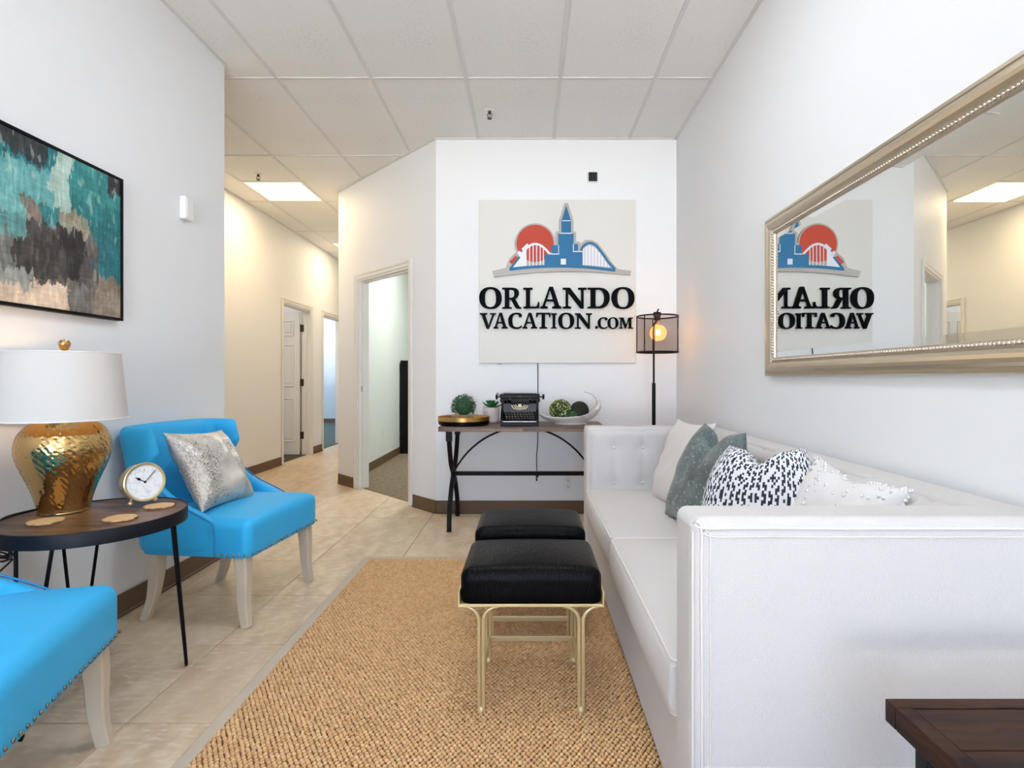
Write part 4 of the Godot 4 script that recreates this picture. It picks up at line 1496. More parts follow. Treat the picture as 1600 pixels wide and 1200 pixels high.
func build_sign() -> void:
	var o := thing("wall_sign", "large square pale wall sign with raised emblem over black ORLANDO VACATION .COM letters", "sign", P(0.2255, 1.874, DB))
	var q := MB.new()
	q.rbox(Vector3(0, 0, 0.015), Vector3(1.262, 1.315, 0.024), 0.003)
	part("panel", q, M.panel, o)
	# emblem: red sun, two coaster arches and a plain block of towers on a curved base
	var zb := 0.034
	var zt := 0.052
	var base := spoly([769.5, 424, 790, 419, 815, 416, 845, 413.5, 875, 412.5, 905, 413.5, 935, 417, 960, 420.5, 986, 423.5, 984.5, 430.5, 960, 428, 930, 425.5, 900, 424.4, 870, 424.6, 840, 426, 810, 428.5, 772, 433])
	var hill := PackedVector2Array()
	var right_arch := [Vector2(906, 400), Vector2(910, 387), Vector2(920, 380.5), Vector2(930, 384), Vector2(941, 397), Vector2(950, 410), Vector2(960, 421)]
	var left_arch := [Vector2(797, 421), Vector2(806, 410), Vector2(814, 399), Vector2(822, 389), Vector2(830, 383.5), Vector2(837, 382), Vector2(845, 384.5), Vector2(853, 391), Vector2(860, 399)]
	var town := spoly([851, 415, 851, 398, 862, 398, 862, 384, 872, 384, 872, 366, 877, 366, 877, 346, 884.5, 322, 892, 346, 892, 366, 896, 366, 896, 382, 903, 382, 903, 394, 910, 394, 910, 415])
	var back := [base]
	for shape in [Geometry2D.offset_polygon(town, 0.020)[0], spoly([900, 418, 905, 383, 914, 375.5, 924, 375.5, 934, 381, 945, 395, 956, 411, 966, 422]), spoly([788, 424, 796, 404, 812, 390, 860, 390, 860, 420]), disc2(836, 381, 31.5)]:
		var merged := Geometry2D.merge_polygons(back[0], shape)
		back[0] = merged[0]
	var eb := slab("emblem", back, zb, zt, M.emblem_back, o)
	var z1 := zt + 0.002
	slab("sun_disc", [disc2(836, 381, 29.0)], zt - 0.001, z1, M.emblem_red, eb)
	slab("arch_infill", [spoly([802, 418, 812, 402, 822, 390, 822, 415.5, 812, 417])], zt - 0.001, z1 + 0.0002, M.emblem_white, eb)
	slab("arch_infill", [spoly([908, 414, 911, 389, 920, 383.5, 929, 387, 938, 397.5, 947, 410, 953, 418.5, 930, 416])], zt - 0.001, z1 + 0.0002, M.emblem_white, eb)
	slab("curved_base", [band([Vector2(796, 421.5), Vector2(830, 418), Vector2(872, 416.5), Vector2(915, 418), Vector2(961, 423)], 4.5)], zt - 0.001, z1 + 0.0016, M.emblem_blue, eb)
	slab("coaster_arch", [band(left_arch, 3.4)], zt - 0.001, z1 + 0.0012, M.emblem_white, eb)
	slab("coaster_arch", [band(right_arch, 3.6)], zt - 0.001, z1 + 0.0012, M.emblem_blue, eb)
	slab("coaster_arch", [band([Vector2(797, 421), Vector2(804, 412.5), Vector2(812, 402)], 3.4)], zt - 0.001, z1 + 0.002, M.emblem_blue, eb)
	var xs := [811.0, 816.5, 822.0, 827.5, 833.0, 838.5, 844.0, 849.0]
	var tops := [403.0, 396.0, 389.5, 385.5, 383.0, 382.5, 384.5, 388.0]
	for k in xs.size():
		slab("post", [spoly([xs[k] - 0.7, tops[k], xs[k] + 0.7, tops[k], xs[k] + 0.7, 417, xs[k] - 0.7, 417])], zt - 0.001, z1 + 0.001, M.emblem_white, eb)
	for k in 8:
		var x := 913.5 + 5.0 * k
		var t := table_of([910, 920, 930, 941, 950, 955], [388, 382, 385.5, 398, 411, 416], x)
		slab("post", [spoly([x - 0.45, t, x + 0.45, t, x + 0.45, 418.5, x - 0.45, 418.5])], zt - 0.001, z1 + 0.001, M.emblem_back, eb)
	slab("ride_car", [band([Vector2(798, 412), Vector2(808, 402)], 6.5)], zt - 0.001, z1 + 0.0006, M.emblem_red, eb)
	slab("ride_car", [band([Vector2(810.5, 398.5), Vector2(814, 394.5)], 6.5), band([Vector2(817, 392), Vector2(826, 383.5)], 6.5)], zt - 0.001, z1 + 0.0006, M.emblem_white, eb)
	var tw := slab("tower_block", [town], zt - 0.001, z1 + 0.0014, M.emblem_blue, eb)
	for pl in [spoly([876, 364.6, 893, 364.6, 893, 366.2, 876, 366.2]), spoly([861, 397, 873.5, 397, 873.5, 398.5, 861, 398.5]), spoly([895, 393, 910, 393, 910, 394.5, 895, 394.5]), spoly([872, 384, 873.2, 384, 873.2, 398, 872, 398]), spoly([895, 382, 896.2, 382, 896.2, 394, 895, 394]), spoly([878, 345.2, 891, 345.2, 891, 346.6, 878, 346.6]), spoly([876, 414, 876, 405, 884, 405, 884, 414])]:
		slab("outline", [pl], zt, z1 + 0.0026, M.emblem_white, eb)
	# letters
	var font := SystemFont.new()
	font.font_names = PackedStringArray(["Droid Serif"])
	font.font_weight = 700
	for e in [["O", 749, 784, 449, 483], ["R", 784.7, 814.7, 450, 482.5], ["L", 817.7, 842.7, 450, 482], ["A", 844.3, 877, 448.5, 482.2], ["N", 879, 916.3, 450, 482.3], ["D", 917.8, 952.2, 450, 482], ["O", 955.2, 990.8, 449, 483],
			["V", 750, 775, 489.5, 514], ["A", 771.2, 793.3, 489, 513.5], ["C", 794, 815.6, 489, 514.2], ["A", 816, 839.6, 489, 513.5], ["T", 837.6, 860, 489, 513.5], ["I", 860.6, 870.2, 489.8, 513.5], ["O", 872, 897, 489, 514.2], ["N", 898, 924.8, 489.8, 513.8],
			[".", 929.8, 934, 509.5, 513.8], ["C", 933.6, 949, 496, 514], ["O", 949, 966, 496, 514], ["M", 966.8, 988.6, 496.5, 513.5]]:
		var t := TextMesh.new()
		t.text = e[0]
		t.font = font
		t.font_size = 64
		t.pixel_size = 0.002
		t.depth = 0.02
		t.curve_step = 1.0
		var ab := t.get_aabb()
		var a := spt(e[1], e[4])
		var b := spt(e[2], e[3])
		var s := Vector3((b.x - a.x) / ab.size.x, (b.y - a.y) / ab.size.y, 1.0)
		var l := part("letter", t, M.letter, o)
		l.scale = s
		l.position = Vector3(a.x - ab.position.x * s.x, a.y - ab.position.y * s.y, 0.047)
	for p in [[760.0, 0.0]]:
		q = MB.new()
		q.tube(arc(Vector3(spt(780, 568).x, -0.657, 0.008), Vector3(0.018, 0, 0), Vector3(0, -0.008, 0), 0, PI, 8), 0.0015, 6)
		part("loose_wire", q, M.cord, o)
	# the sign's cord, down behind the console
	q = MB.new()
	q.tube(curve([P(0.068, 1.225, 4.375), P(0.070, 1.0, 4.377), P(0.066, 0.80, 4.376), P(0.068, 0.60, 4.37), P(0.058, 0.45, 4.36), P(0.063, 0.33, 4.35)], 5), 0.0042, 6)
	o = thing("power_cord", "thin dark cord hanging from the wall sign down behind the console table", "cord", P(0.065, 0.33, 4.37))
	var T0 := Transform3D(Basis(), -o.position)
	for k in q.v.size():
		q.v[k] = T0 * q.v[k]
	part("cable", q, M.cord, o)
	q = MB.new()
	q.rbox(Vector3(-0.002, -0.01, 0.02), Vector3(0.022, 0.04, 0.02), 0.004)
	q.rbox(Vector3(-0.006, -0.045, 0.02), Vector3(0.012, 0.03, 0.012), 0.003)
	part("connector", q, M.slot, o)
	# camera-like sensor
	o = thing("wall_sensor", "tiny square black sensor with white rim above the wall sign", "sensor", P((926.5 - VX) * 4.37 / F, EYE + (VY - 276) * 4.37 / F, DB))
	q = MB.new()
	q.rbox(Vector3(0, 0, 0.009), Vector3(0.088, 0.088, 0.018), 0.016, 4)
	part("housing", q, M.plastic, o)
	q = MB.new()
	q.rbox(Vector3(0, 0, 0.017), Vector3(0.070, 0.074, 0.012), 0.0058, 3)
	part("lens_cover", q, M.plastic_black, o)

func outlet(at: Vector3, turn: float, label: String) -> void:
	var o := thing("wall_outlet", label, "outlet", at, turn)
	var q := MB.new()
	q.rbox(Vector3(0, 0, 0.003), Vector3(0.072, 0.116, 0.006), 0.002)
	part("cover_plate", q, M.plastic, o)
	for s in [-1, 1]:
		q = MB.new()
		q.rbox(Vector3(0, s * 0.024, 0.006), Vector3(0.036, 0.030, 0.004), 0.002)
		var so := part("socket", q, M.plastic, o)
		q = MB.new()
		for x in [-0.008, 0.008]:
			q.box(Vector3(x, s * 0.024 + 0.003, 0.008), Vector3(0.003, 0.011, 0.001))
		q.box(Vector3(0, s * 0.024 - 0.009, 0.008), Vector3(0.006, 0.006, 0.001))
		part("slot", q, M.slot, so)

func sprinkler(x: float, d: float, label: String) -> void:
	var o := thing("fire_sprinkler", label, "sprinkler", P(x, CEIL + 0.003, d))
	var q := MB.new()
	q.lathe([Vector2(0.034, 0.0), Vector2(0.03, -0.006), Vector2(0.014, -0.008), Vector2(0.0, -0.008)], 24)
	part("escutcheon", q, M.plastic, o)
	q = MB.new()
	q.rod(Vector3(0, -0.006, 0), Vector3(0, -0.026, 0), 0.011, 10)
	for s in [-1.0, 1.0]:
		q.tube(curve([Vector3(s * 0.009, -0.022, 0), Vector3(s * 0.016, -0.034, 0), Vector3(s * 0.012, -0.048, 0), Vector3(s * 0.003, -0.056, 0)], 4), 0.0028, 6)
	q.rod(Vector3(0, -0.026, 0), Vector3(0, -0.054, 0), 0.002, 6)
	part("frame_arms", q, M.sprinkler, o)
	q = MB.new()
	q.lathe([Vector2(0, -0.056), Vector2(0.017, -0.058), Vector2(0.017, -0.061), Vector2(0, -0.061)], 20)
	part("deflector", q, M.sprinkler, o)

# ---------------------------------------------------------------- console table and the things on it
func build_console() -> void:
	var TY := 0.75
	var xa := -0.645
	var xb := 0.548
	var da := 3.835
	var db := 4.345
	var base := P((xa + xb) / 2, 0, (da + db) / 2)
	var o := thing("console_table", "narrow wooden console table with curved black metal legs under the sign", "console table", base)
	var T0 := Transform3D(Basis(), -base)
	for k in 3:
		var q := MB.new()
		q.T = T0
		var w := (db - da) / 3
		q.rbox(P((xa + xb) / 2, TY - 0.0165, da + w * (k + 0.5)), Vector3(xb - xa, 0.033, w - 0.0015), 0.002)
		part("plank", q, M.plank, o)
	for x in [-0.572, 0.475]:
		for e in [[3.868, 1.0], [4.318, -1.0]]:
			var q := MB.new()
			q.T = T0
			var mid: float = 4.093 - 0.015 * e[1]
			q.tube(curve([P(x, TY - 0.033, e[0]), P(x, 0.62, e[0] + 0.012 * e[1]), P(x, 0.47, e[0] + 0.10 * e[1]), P(x, 0.375, mid), P(x, 0.28, e[0] + 0.11 * e[1]), P(x, 0.14, e[0] + 0.018 * e[1]), P(x, 0.0, e[0])], 7), 0.0155, 4, PackedVector2Array(SQ), Vector3.RIGHT)
			q.rbox(P(x, TY - 0.068, e[0]), Vector3(0.042, 0.07, 0.042), 0.004)
			part("leg", q, M.iron, o)
	var q := MB.new()
	q.T = T0
	q.rbox(P(-0.0485, 0.377, 4.093), Vector3(1.05, 0.030, 0.026), 0.003)
	part("stretcher", q, M.iron, o)
	q = MB.new()
	q.T = T0
	q.tube(arc(P(-0.0485, 0.06, 4.10), Vector3(0.60, 0, 0), Vector3(0, 0.662, 0), PI * 0.165, PI * 0.835, 40), 0.007, 8)
	part("arched_brace", q, M.iron, o)
	# round tray
	var tr := thing("round_tray", "round tray with brass-coloured inside and black underside on the console", "tray", P(-0.488, TY, 4.045))
	q = MB.new()
	q.lathe([Vector2(0.0, 0.001), Vector2(0.178, 0.001), Vector2(0.188, 0.008), Vector2(0.190, 0.034), Vector2(0.1885, 0.034)], 64)
	part("body", q, M.type_black, tr)
	q = MB.new()
	q.lathe([Vector2(0.1905, 0.032), Vector2(0.192, 0.061), Vector2(0.1895, 0.062), Vector2(0.187, 0.036), Vector2(0.178, 0.006), Vector2(0.0, 0.005)], 64)
	part("rim", q, M.gold_tray, tr)
	# topiary in a wire basket
	var to := thing("topiary_plant", "round green leafy topiary ball in a wire basket on the brass tray", "plant", P(-0.488, TY + 0.006, 4.03))
	q = MB.new()
	var r2 := RandomNumberGenerator.new()
	r2.seed = 77
	for k in 900:
		var dir := Vector3(r2.randfn(), r2.randfn(), r2.randfn()).normalized()
		if dir.y < -0.55:
			continue
		var c := Vector3(0, 0.128, 0) + dir * r2.randf_range(0.070, 0.090)
		var t := (dir * 0.5 + Vector3(r2.randfn(), r2.randfn(), r2.randfn()) * 0.5).normalized()
		var s := t.cross(dir + Vector3(0.01, 0.02, 0)).normalized() * 0.0042
		var n := s.cross(t).normalized()
		if n.dot(dir) < 0:
			n = -n
		var l := t * r2.randf_range(0.011, 0.017)
		var i0 := q.add(c - l * 0.4, n)
		var i1 := q.add(c + s + l * 0.25, (n + s * 60).normalized())
		var i2 := q.add(c + l, n)
		var i3 := q.add(c - s + l * 0.25, (n - s * 60).normalized())
		var i4 := q.add(c + n * 0.002 + l * 0.3, n)
		for f in [[i0, i1], [i1, i2], [i2, i3], [i3, i0]]:
			q.tri(f[0], f[1], i4)
	q.ball(Vector3(0, 0.128, 0), 0.066, 16, 12)
	part("foliage", q, M.leaf_dark, to).set_meta("kind", "stuff")
	q = MB.new()
	for e in [[0.006, 0.070], [0.034, 0.082], [0.068, 0.092]]:
		q.tube(arc(Vector3(0, e[0], 0), Vector3(e[1], 0, 0), Vector3(0, 0, e[1]), 0, TAU * 31 / 32, 31), 0.0022, 6, PackedVector2Array(), Vector3.UP, true)
	for k in 20:
		var g := TAU * k / 20
		q.rod(Vector3(cos(g) * 0.070, 0.006, sin(g) * 0.070), Vector3(cos(g) * 0.092, 0.068, sin(g) * 0.092), 0.0016, 5)
	part("wire_basket", q, M.wire, to)
	for e in [[-0.078, 0.058, 0], [0.028, 0.082, 1], [0.085, 0.045, 0]]:
		q = MB.new()
		for k in 7:
			q.ball(Vector3(e[0], 0.026, e[1]) + Vector3(r2.randfn() * 0.011, r2.randfn() * 0.010, r2.randfn() * 0.006), 0.009, 7, 5)
		part("ornament", q, M.copper if e[2] == 0 else M.gold_tray, to)
	# succulent
	var su := thing("potted_succulent", "small green succulent in a ribbed pale pot between tray and typewriter", "plant", P(-0.296, TY, 4.245))
	q = MB.new()
	var pr := [Vector2(0, 0.0), Vector2(0.048, 0.0), Vector2(0.053, 0.006)]
	for k in 12:
		pr.append(Vector2(0.054 + 0.0008 * k + (0.0032 if k % 3 < 2 else 0.0), 0.012 + 0.0085 * k))
	pr.append_array([Vector2(0.062, 0.118), Vector2(0.056, 0.118), Vector2(0.055, 0.106), Vector2(0, 0.106)])
	q.lathe(pr, 40)
	part("pot", q, M.pot, su)
	for k in 16:
		var g := k * 2.399
		var tilt := 0.35 + 0.055 * k
		var len := 0.100 - 0.003 * k
		q = MB.new()
		q.T = Transform3D(Basis(Vector3.UP, g) * Basis(Vector3.BACK, tilt), Vector3(0, 0.108 + 0.001 * k, 0))
		q.ball(Vector3(len * 0.5, 0, 0), Vector3(len * 0.5, 0.006, 0.018), 10, 8)
		for i in q.v.size():
			pass
		part("leaf", q, M.leaf_wet if k % 3 else M.leaf, su)
	# typewriter
	var ty := thing("typewriter", "old black manual typewriter in the middle of the console table", "typewriter", P(-0.070, TY, 4.07))
	var W := 0.272
	q = MB.new()
	var side := PackedVector2Array([Vector2(0.17, 0.0), Vector2(0.17, 0.045), Vector2(0.15, 0.055), Vector2(0.055, 0.115), Vector2(0.03, 0.165), Vector2(-0.13, 0.175), Vector2(-0.14, 0.0)])
	for sx in [-1.0, 1.0]:
		q.T = Transform3D(Basis(Vector3(0, 0, 1), Vector3.UP, Vector3(-1, 0, 0)), Vector3(sx * (W / 2 - 0.006), 0, 0))
		q.extrude(side, -0.009, 0.009)
	q.T = Transform3D()
	q.rbox(Vector3(0, 0.016, 0.160), Vector3(W - 0.02, 0.032, 0.024), 0.005, 2)
	q.rbox(Vector3(0, 0.09, -0.132), Vector3(W - 0.02, 0.17, 0.012), 0.003)
	q.box(Vector3(0, 0.012, 0.01), Vector3(W - 0.02, 0.016, 0.28))
	part("body", q, M.type_black, ty)
	q = MB.new()
	var front := PackedVector2Array([Vector2(-W / 2 + 0.016, 0.0), Vector2(W / 2 - 0.016, 0.0), Vector2(W / 2 - 0.016, 0.062)])
	for k in 13:
		var g := PI * k / 12.0
		front.append(Vector2(0.068 * cos(g), 0.062 - 0.050 * sin(g)))
	front.append(Vector2(-W / 2 + 0.016, 0.062))
	q.T = Transform3D(Basis(Vector3.RIGHT, -0.35), Vector3(0, 0.098, 0.062))
	q.extrude(front, -0.003, 0.003)
	part("front_plate", q, M.type_panel, ty)
	for k in 3:
		q = MB.new()
		q.tube(arc(Vector3(0, 0.150, 0.052 - 0.012 * k), Vector3(0.060 - 0.014 * k, 0, 0), Vector3(0, -0.042 + 0.010 * k, 0.004), 0.05, PI - 0.05, 20), 0.0042, 6)
		part("type_basket", q, M.cream, ty)
	q = MB.new()
	q.rbox(Vector3(0, 0.143, 0.045), Vector3(0.026, 0.022, 0.01), 0.003)
	part("type_guide", q, M.cream, ty)
	var keys := MB.new()
	var stems := MB.new()
	for r in 4:
		for k in 10:
			var x := -0.100 + 0.0215 * k + 0.005 * r - 0.006
			var p := Vector3(x, 0.094 - 0.0135 * r, 0.078 + 0.0185 * r)
			keys.T = Transform3D(Basis(Vector3.RIGHT, 0.35), p)
			keys.lathe([Vector2(0.0074, -0.002), Vector2(0.0078, 0.001), Vector2(0.0060, 0.002), Vector2(0, 0.0015)], 10)
			stems.rod(p + Vector3(0, -0.03, -0.004), p, 0.0018, 4)
	part("keys", keys, M.key, ty).set_meta("kind", "stuff")
	part("key_stems", stems, M.iron, ty).set_meta("kind", "stuff")
	q = MB.new()
	q.rbox(Vector3(0, 0.040, 0.157), Vector3(0.16, 0.008, 0.013), 0.003)
	part("space_bar", q, M.type_black, ty)
	q = MB.new()
	q.rbox(Vector3(0, 0.0335, 0.172), Vector3(W - 0.03, 0.006, 0.004), 0.001)
	part("chrome_strip", q, M.chrome, ty)
	q = MB.new()
	q.rod(Vector3(-0.135, 0.205, -0.02), Vector3(0.135, 0.205, -0.02), 0.021, 20)
	part("platen", q, M.roller, ty)
	q = MB.new()
	q.rbox(Vector3(0, 0.180, -0.02), Vector3(0.30, 0.022, 0.05), 0.003)
	for sx in [-1.0, 1.0]:
		q.rbox(Vector3(sx * 0.142, 0.197, -0.02), Vector3(0.012, 0.062, 0.07), 0.004)
		q.rod(Vector3(sx * 0.14, 0.205, -0.02), Vector3(sx * 0.168, 0.205, -0.02), 0.005)
		q.lathe([Vector2(0, 0), Vector2(0.01, 0)], 6, Vector3(sx * 0.13, 0.23, -0.02))
	q.rbox(Vector3(0, 0.226, -0.045), Vector3(0.25, 0.012, 0.012), 0.003)
	q.rod(Vector3(-0.15, 0.215, 0.006), Vector3(-0.175, 0.236, 0.02), 0.003)
	part("carriage", q, M.type_black, ty)
	q = MB.new()
	q.rod(Vector3(-0.135, 0.188, 0.010), Vector3(0.135, 0.188, 0.010), 0.0028)
	q.rod(Vector3(-0.12, 0.226, -0.006), Vector3(0.12, 0.226, -0.006), 0.0022)
	q.rbox(Vector3(0, 0.208, 0.004), Vector3(0.022, 0.014, 0.004), 0.002)
	for sx in [-0.075, 0.075]:
		q.rbox(Vector3(sx, 0.190, 0.011), Vector3(0.012, 0.014, 0.008), 0.002)
	part("paper_bail", q, M.sprinkler, ty)
	for sx in [-1.0, 1.0]:
		q = MB.new()
		q.rod(Vector3(sx * 0.168, 0.205, -0.02), Vector3(sx * 0.184, 0.205, -0.02), 0.019, 16)
		part("platen_knob", q, M.type_black, ty)
		q = MB.new()
		q.lathe([Vector2(0, 0), Vector2(0.026, 0), Vector2(0.027, 0.004), Vector2(0.026, 0.018), Vector2(0, 0.019)], 20, Vector3(sx * 0.095, 0.163, 0.02))
		part("ribbon_spool", q, M.type_black, ty)
	# white horn-shaped dish with two moss balls
	var di := thing("decorative_dish", "white curled horn-shaped ceramic dish on the console's right half", "dish", P(0.31, TY, 4.06))
	var spine := curve([Vector3(-0.235, 0.074, 0), Vector3(-0.19, 0.040, 0), Vector3(-0.10, 0.014, 0), Vector3(0.0, 0.010, 0), Vector3(0.10, 0.022, 0), Vector3(0.18, 0.065, 0), Vector3(0.222, 0.125, 0), Vector3(0.215, 0.185, 0), Vector3(0.165, 0.228, 0), Vector3(0.095, 0.248, 0)], 8)
	var wid := [0.045, 0.085, 0.105, 0.11, 0.10, 0.08, 0.058, 0.038, 0.018, 0.002]
	var dep := [0.010, 0.030, 0.048, 0.054, 0.056, 0.050, 0.038, 0.022, 0.008, 0.001]
	var dish := padded(func(u, v):
		var s = (u * 0.5 + 0.5) * (spine.size() - 1.001)
		var i := int(s)
		var p: Vector3 = spine[i].lerp(spine[i + 1], s - i)
		var t: Vector3 = (spine[mini(i + 2, spine.size() - 1)] - spine[maxi(i - 1, 0)]).normalized()
		var n := Vector3(-t.y, t.x, 0)
		var kk = (u * 0.5 + 0.5) * 9.0
		var k0 := mini(int(kk), 8)
		var w: float = lerpf(wid[k0], wid[k0 + 1], kk - k0)
		var dd: float = lerpf(dep[k0], dep[k0 + 1], kk - k0)
		return p + Vector3(0, 0, w * v) + n * dd * v * v, 72, 20, 0.011)
	part("bowl", dish, M.ceramic, di)
	q = MB.new()
	q.T = Transform3D(Basis.from_scale(Vector3(1.0, 1, 0.62)), Vector3(0, 0, 0))
	q.lathe([Vector2(0, 0), Vector2(0.118, 0), Vector2(0.122, 0.004), Vector2(0.112, 0.012), Vector2(0, 0.014)], 48)
	part("foot", q, M.ceramic, di)
	var mb := MB.new()
	r2.seed = 99
	mb.tint = c8(46, 62, 30).srgb_to_linear()
	mb.ball(Vector3.ZERO, 0.078, 24, 16)
	for k in 620:
		var dir := Vector3(r2.randfn(), r2.randfn(), r2.randfn()).normalized()
		mb.tint = [c8(120, 134, 62), c8(88, 108, 48), c8(206, 206, 160), c8(60, 80, 38), c8(156, 160, 92)][r2.randi_range(0, 4)].srgb_to_linear()
		mb.ball(dir * r2.randf_range(0.076, 0.083), r2.randf_range(0.004, 0.0075), 6, 4)
	solo("moss_ball", mb, M.moss, "speckled yellow-green moss ball at the left in the white dish", "ball", P(0.235, TY + 0.104, 4.06), "moss balls in the white dish")
	mb = MB.new()
	mb.ball(Vector3.ZERO, 0.071, 28, 20)
	for k in mb.v.size():
		mb.v[k] *= 1.0 + 0.03 * fnc.get_noise_3d(mb.v[k].x * 900, mb.v[k].y * 900, mb.v[k].z * 900)
	solo("moss_ball", mb.smooth(), M.moss_dark, "dark brown-green moss ball at the right in the white dish", "ball", P(0.375, TY + 0.102, 4.05), "moss balls in the white dish")
	mb = MB.new()
	mb.tint = c8(48, 82, 48).srgb_to_linear()
	mb.ball(Vector3.ZERO, Vector3(0.045, 0.030, 0.032), 16, 10)
	for k in 160:
		var dir := Vector3(r2.randfn(), r2.randfn(), r2.randfn()).normalized()
		mb.tint = [c8(60, 98, 58), c8(40, 70, 42), c8(84, 120, 76)][r2.randi_range(0, 2)].srgb_to_linear()
		mb.ball(dir * Vector3(0.045, 0.030, 0.032), r2.randf_range(0.003, 0.006), 6, 4)
	solo("moss_clump", mb, M.moss, "small low green moss clump between the two moss balls in the white dish", "moss", P(0.312, TY + 0.072, 4.10 - 0.10), "")

# ---------------------------------------------------------------- floor lamp
func build_floor_lamp() -> void:
	var d := 4.02
	var x := (1021.5 - VX) * d / F
	var o := thing("floor_lamp", "slim black floor lamp with see-through mesh drum shade and amber globe bulb", "lamp", P(x, 0, d))
	var q := MB.new()
	q.lathe([Vector2(0, 0), Vector2(0.13, 0), Vector2(0.13, 0.014), Vector2(0.02, 0.022), Vector2(0, 0.022)], 40)
	part("base", q, M.iron, o)
	q = MB.new()
	q.rod(Vector3(0, 0.02, 0), Vector3(0, 1.06, 0), 0.0135, 14)
	q.rod(Vector3(0, 1.06, 0), Vector3(0, 1.50, 0), 0.0075, 12)
	part("pole", q, M.iron, o)
	var sx := 0.027
	var yt := 1.553
	var yb := 1.288
	var r := 0.150
	q = MB.new()
	for y in [yt, yb]:
		q.tube(arc(Vector3(sx, y, 0), Vector3(r, 0, 0), Vector3(0, 0, r), 0, TAU * 47 / 48, 47), 0.0055, 8, PackedVector2Array(), Vector3.UP, true)
	for g in [0.06, PI * 0.78, PI * 1.04, PI * 1.5]:
		q.rod(Vector3(sx + r * cos(g), yb, r * sin(g)), Vector3(sx + r * cos(g), yt, r * sin(g)), 0.0042, 8)
	q.rod(Vector3(sx, yb, 0) - Vector3(r, 0, 0), Vector3(sx, yb, 0) + Vector3(r, 0, 0), 0.003, 6)
	var fr := part("shade_frame", q, M.iron, o)
	q = MB.new()
	q.lathe([Vector2(r - 0.002, yb), Vector2(r - 0.002, yt)], 48, Vector3(sx, 0, 0))
	part("mesh_shade", q, M.mesh_shade, fr)
	q = MB.new()
	q.rod(Vector3(sx - 0.002, 1.523, 0), Vector3(sx - 0.002, 1.572, 0), 0.024, 16)
	q.lathe([Vector2(0.024, 1.552), Vector2(0.030, 1.562), Vector2(0.028, 1.584), Vector2(0, 1.586)], 16, Vector3(sx - 0.002, 0, 0))
	q.tube([Vector3(sx - 0.004, 1.58, 0), Vector3(sx + 0.004, 1.60, 0), Vector3(sx + 0.010, 1.608, 0)], 0.006, 6)
	q.rod(Vector3(0, 1.495, 0), Vector3(sx, 1.525, 0), 0.007, 8)
	part("socket", q, M.iron, o)
	q = MB.new()
	var pts := []
	for k in 15:
		var g := PI * k / 15.0
		pts.append(Vector2(0.063 * sin(g), 1.432 - 0.063 * cos(g)))
	pts[0].x = 0.0
	pts.append(Vector2(0.016, 1.503))
	pts.append(Vector2(0.016, 1.523))
	q.lathe(pts, 28, Vector3(sx + 0.006, 0, 0))
	var gl := part("bulb_glass", q, M.bulb, o)
	q = MB.new()
	for k in 6:
		var g := TAU * k / 6
		q.rod(Vector3(sx + 0.006 + cos(g) * 0.011, 1.415, sin(g) * 0.011), Vector3(sx + 0.006 + cos(g + 0.5) * 0.014, 1.455, sin(g + 0.5) * 0.014), 0.0022, 6)
	part("bulb_filament", q, M.filament, gl)
	var l := OmniLight3D.new()
	l.name = "bulb_glow"
	l.light_color = c8(255, 190, 120)
	l.light_energy = E_FLOOR
	l.light_size = 0.02
	l.omni_range = 10.0
	l.omni_attenuation = 2.0
	l.shadow_enabled = true
	l.position = Vector3(sx + 0.006, 1.435, 0)
	o.add_child(l)

func build_office() -> void:
	var o := thing("black_bookcase", "tall black bookcase seen through the diagonal doorway", "bookcase", P(-1.70, 0.006, 7.80))
	var q := MB.new()
	q.rbox(Vector3(0, 0.67, 0.0), Vector3(0.30, 1.34, 0.02), 0.002)
	q.rbox(Vector3(-0.14, 0.67, -0.15), Vector3(0.02, 1.34, 0.30), 0.002)
	q.rbox(Vector3(0.14, 0.67, -0.15), Vector3(0.02, 1.34, 0.30), 0.002)
	q.rbox(Vector3(0, 1.33, -0.15), Vector3(0.29, 0.02, 0.30), 0.002)
	part("carcass", q, M.black_wood, o)
	for y in [0.06, 0.45, 0.88]:
		q = MB.new()
		q.rbox(Vector3(0, y, -0.15), Vector3(0.26, 0.02, 0.28), 0.002)
		part("shelf", q, M.black_wood, o)
	outlet(P(-1.869, 0.40, 6.95), PI / 2, "white wall outlet inside the room behind the diagonal doorway")

# ---------------------------------------------------------------- put it together
const E_LAMP := 0.035
const E_FLOOR := 0.075

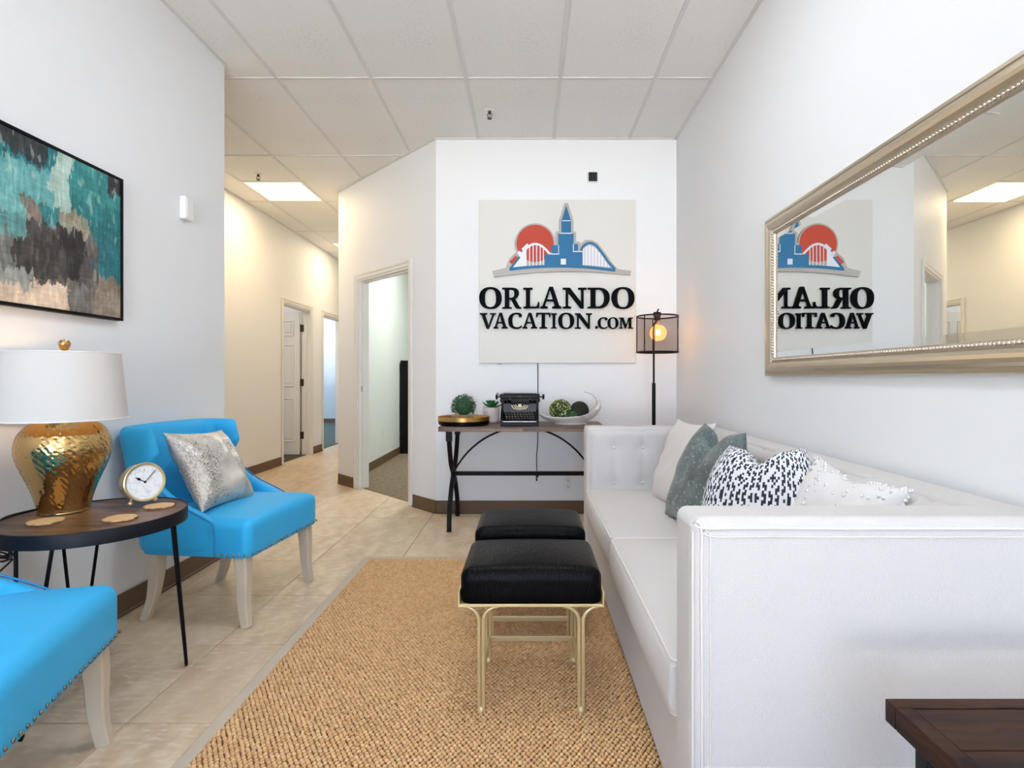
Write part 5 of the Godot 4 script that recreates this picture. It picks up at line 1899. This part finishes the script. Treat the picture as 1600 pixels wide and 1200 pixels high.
func _ready() -> void:
	rng.seed = 12
	# camera: level, standing 1.1 m high, its lens shifted (one-point perspective)
	var cam := Camera3D.new()
	cam.name = "camera"
	cam.projection = Camera3D.PROJECTION_FRUSTUM
	cam.near = 0.05
	cam.far = 200.0
	cam.size = 2.0 * 0.05 * 600.0 / F
	cam.frustum_offset = Vector2((800.0 - VX) / F, (VY - 600.0) / F) * 0.05
	cam.position = Vector3(0, EYE, 0)
	add_child(cam)
	cam.current = true
	var we := WorldEnvironment.new()
	we.name = "environment"
	var env := Environment.new()
	var sky := Sky.new()
	var sm := ProceduralSkyMaterial.new()
	sm.sky_top_color = c8(150, 190, 250)
	sm.sky_horizon_color = c8(206, 226, 255)
	sm.ground_horizon_color = c8(204, 208, 214)
	sm.ground_bottom_color = c8(150, 150, 148)
	sm.sky_energy_multiplier = 2.4
	sm.ground_energy_multiplier = 6.0
	sky.sky_material = sm
	env.background_mode = Environment.BG_SKY
	env.sky = sky
	env.tonemap_mode = Environment.TONE_MAPPER_LINEAR
	env.tonemap_exposure = 0.93
	env.sdfgi_enabled = true
	env.ssao_enabled = true
	env.ssil_enabled = true
	we.environment = env
	add_child(we)
	make_materials()
	build_shell()
	build_doors()
	light_panel(-2.545, 5.635, 1.7, c8(255, 226, 176), "square lit ceiling light panel nearest the hall's mouth")
	light_panel(-2.545, 8.075, 1.4, c8(255, 232, 190), "square lit ceiling light panel deeper in the hall, mostly hidden by the wall corner")
	light_panel(-0.105, -2.905, 0.8, c8(238, 246, 255), "square ceiling light panel just inside the shop window, behind the viewer")
	light_panel(-0.105, -0.465, 0.8, c8(238, 246, 255), "square ceiling light panel at the front of the waiting room, behind the viewer")
	light_panel(-0.105, 1.975, 1.95, c8(238, 246, 255), "square ceiling light panel in the middle of the waiting room, above the rug")
	light_panel(-0.715, 6.855, 6.5, c8(250, 255, 248), "square ceiling light panel of the office behind the sign wall")
	light_panel(-4.375, 6.855, 2.2, c8(255, 250, 240), "square ceiling light panel of the side room behind the hall's first door")
	build_sofa()
	build_rug()
	build_stools()
	build_chairs()
	build_side_table()
	build_painting()
	build_mirror()
	build_sign()
	build_console()
	build_floor_lamp()
	build_end_table()
	build_office()
	outlet(P((888.0 - VX) * DB / F, EYE + (VY - 755) * DB / F, DB), 0.0, "white wall outlet low on the sign wall, under the console table")
	sprinkler(-0.287, 3.92, "small fire sprinkler head on the ceiling in front of the sign wall")
	sprinkler(-2.57, 5.14, "small fire sprinkler head on the ceiling before the lit hall panel")
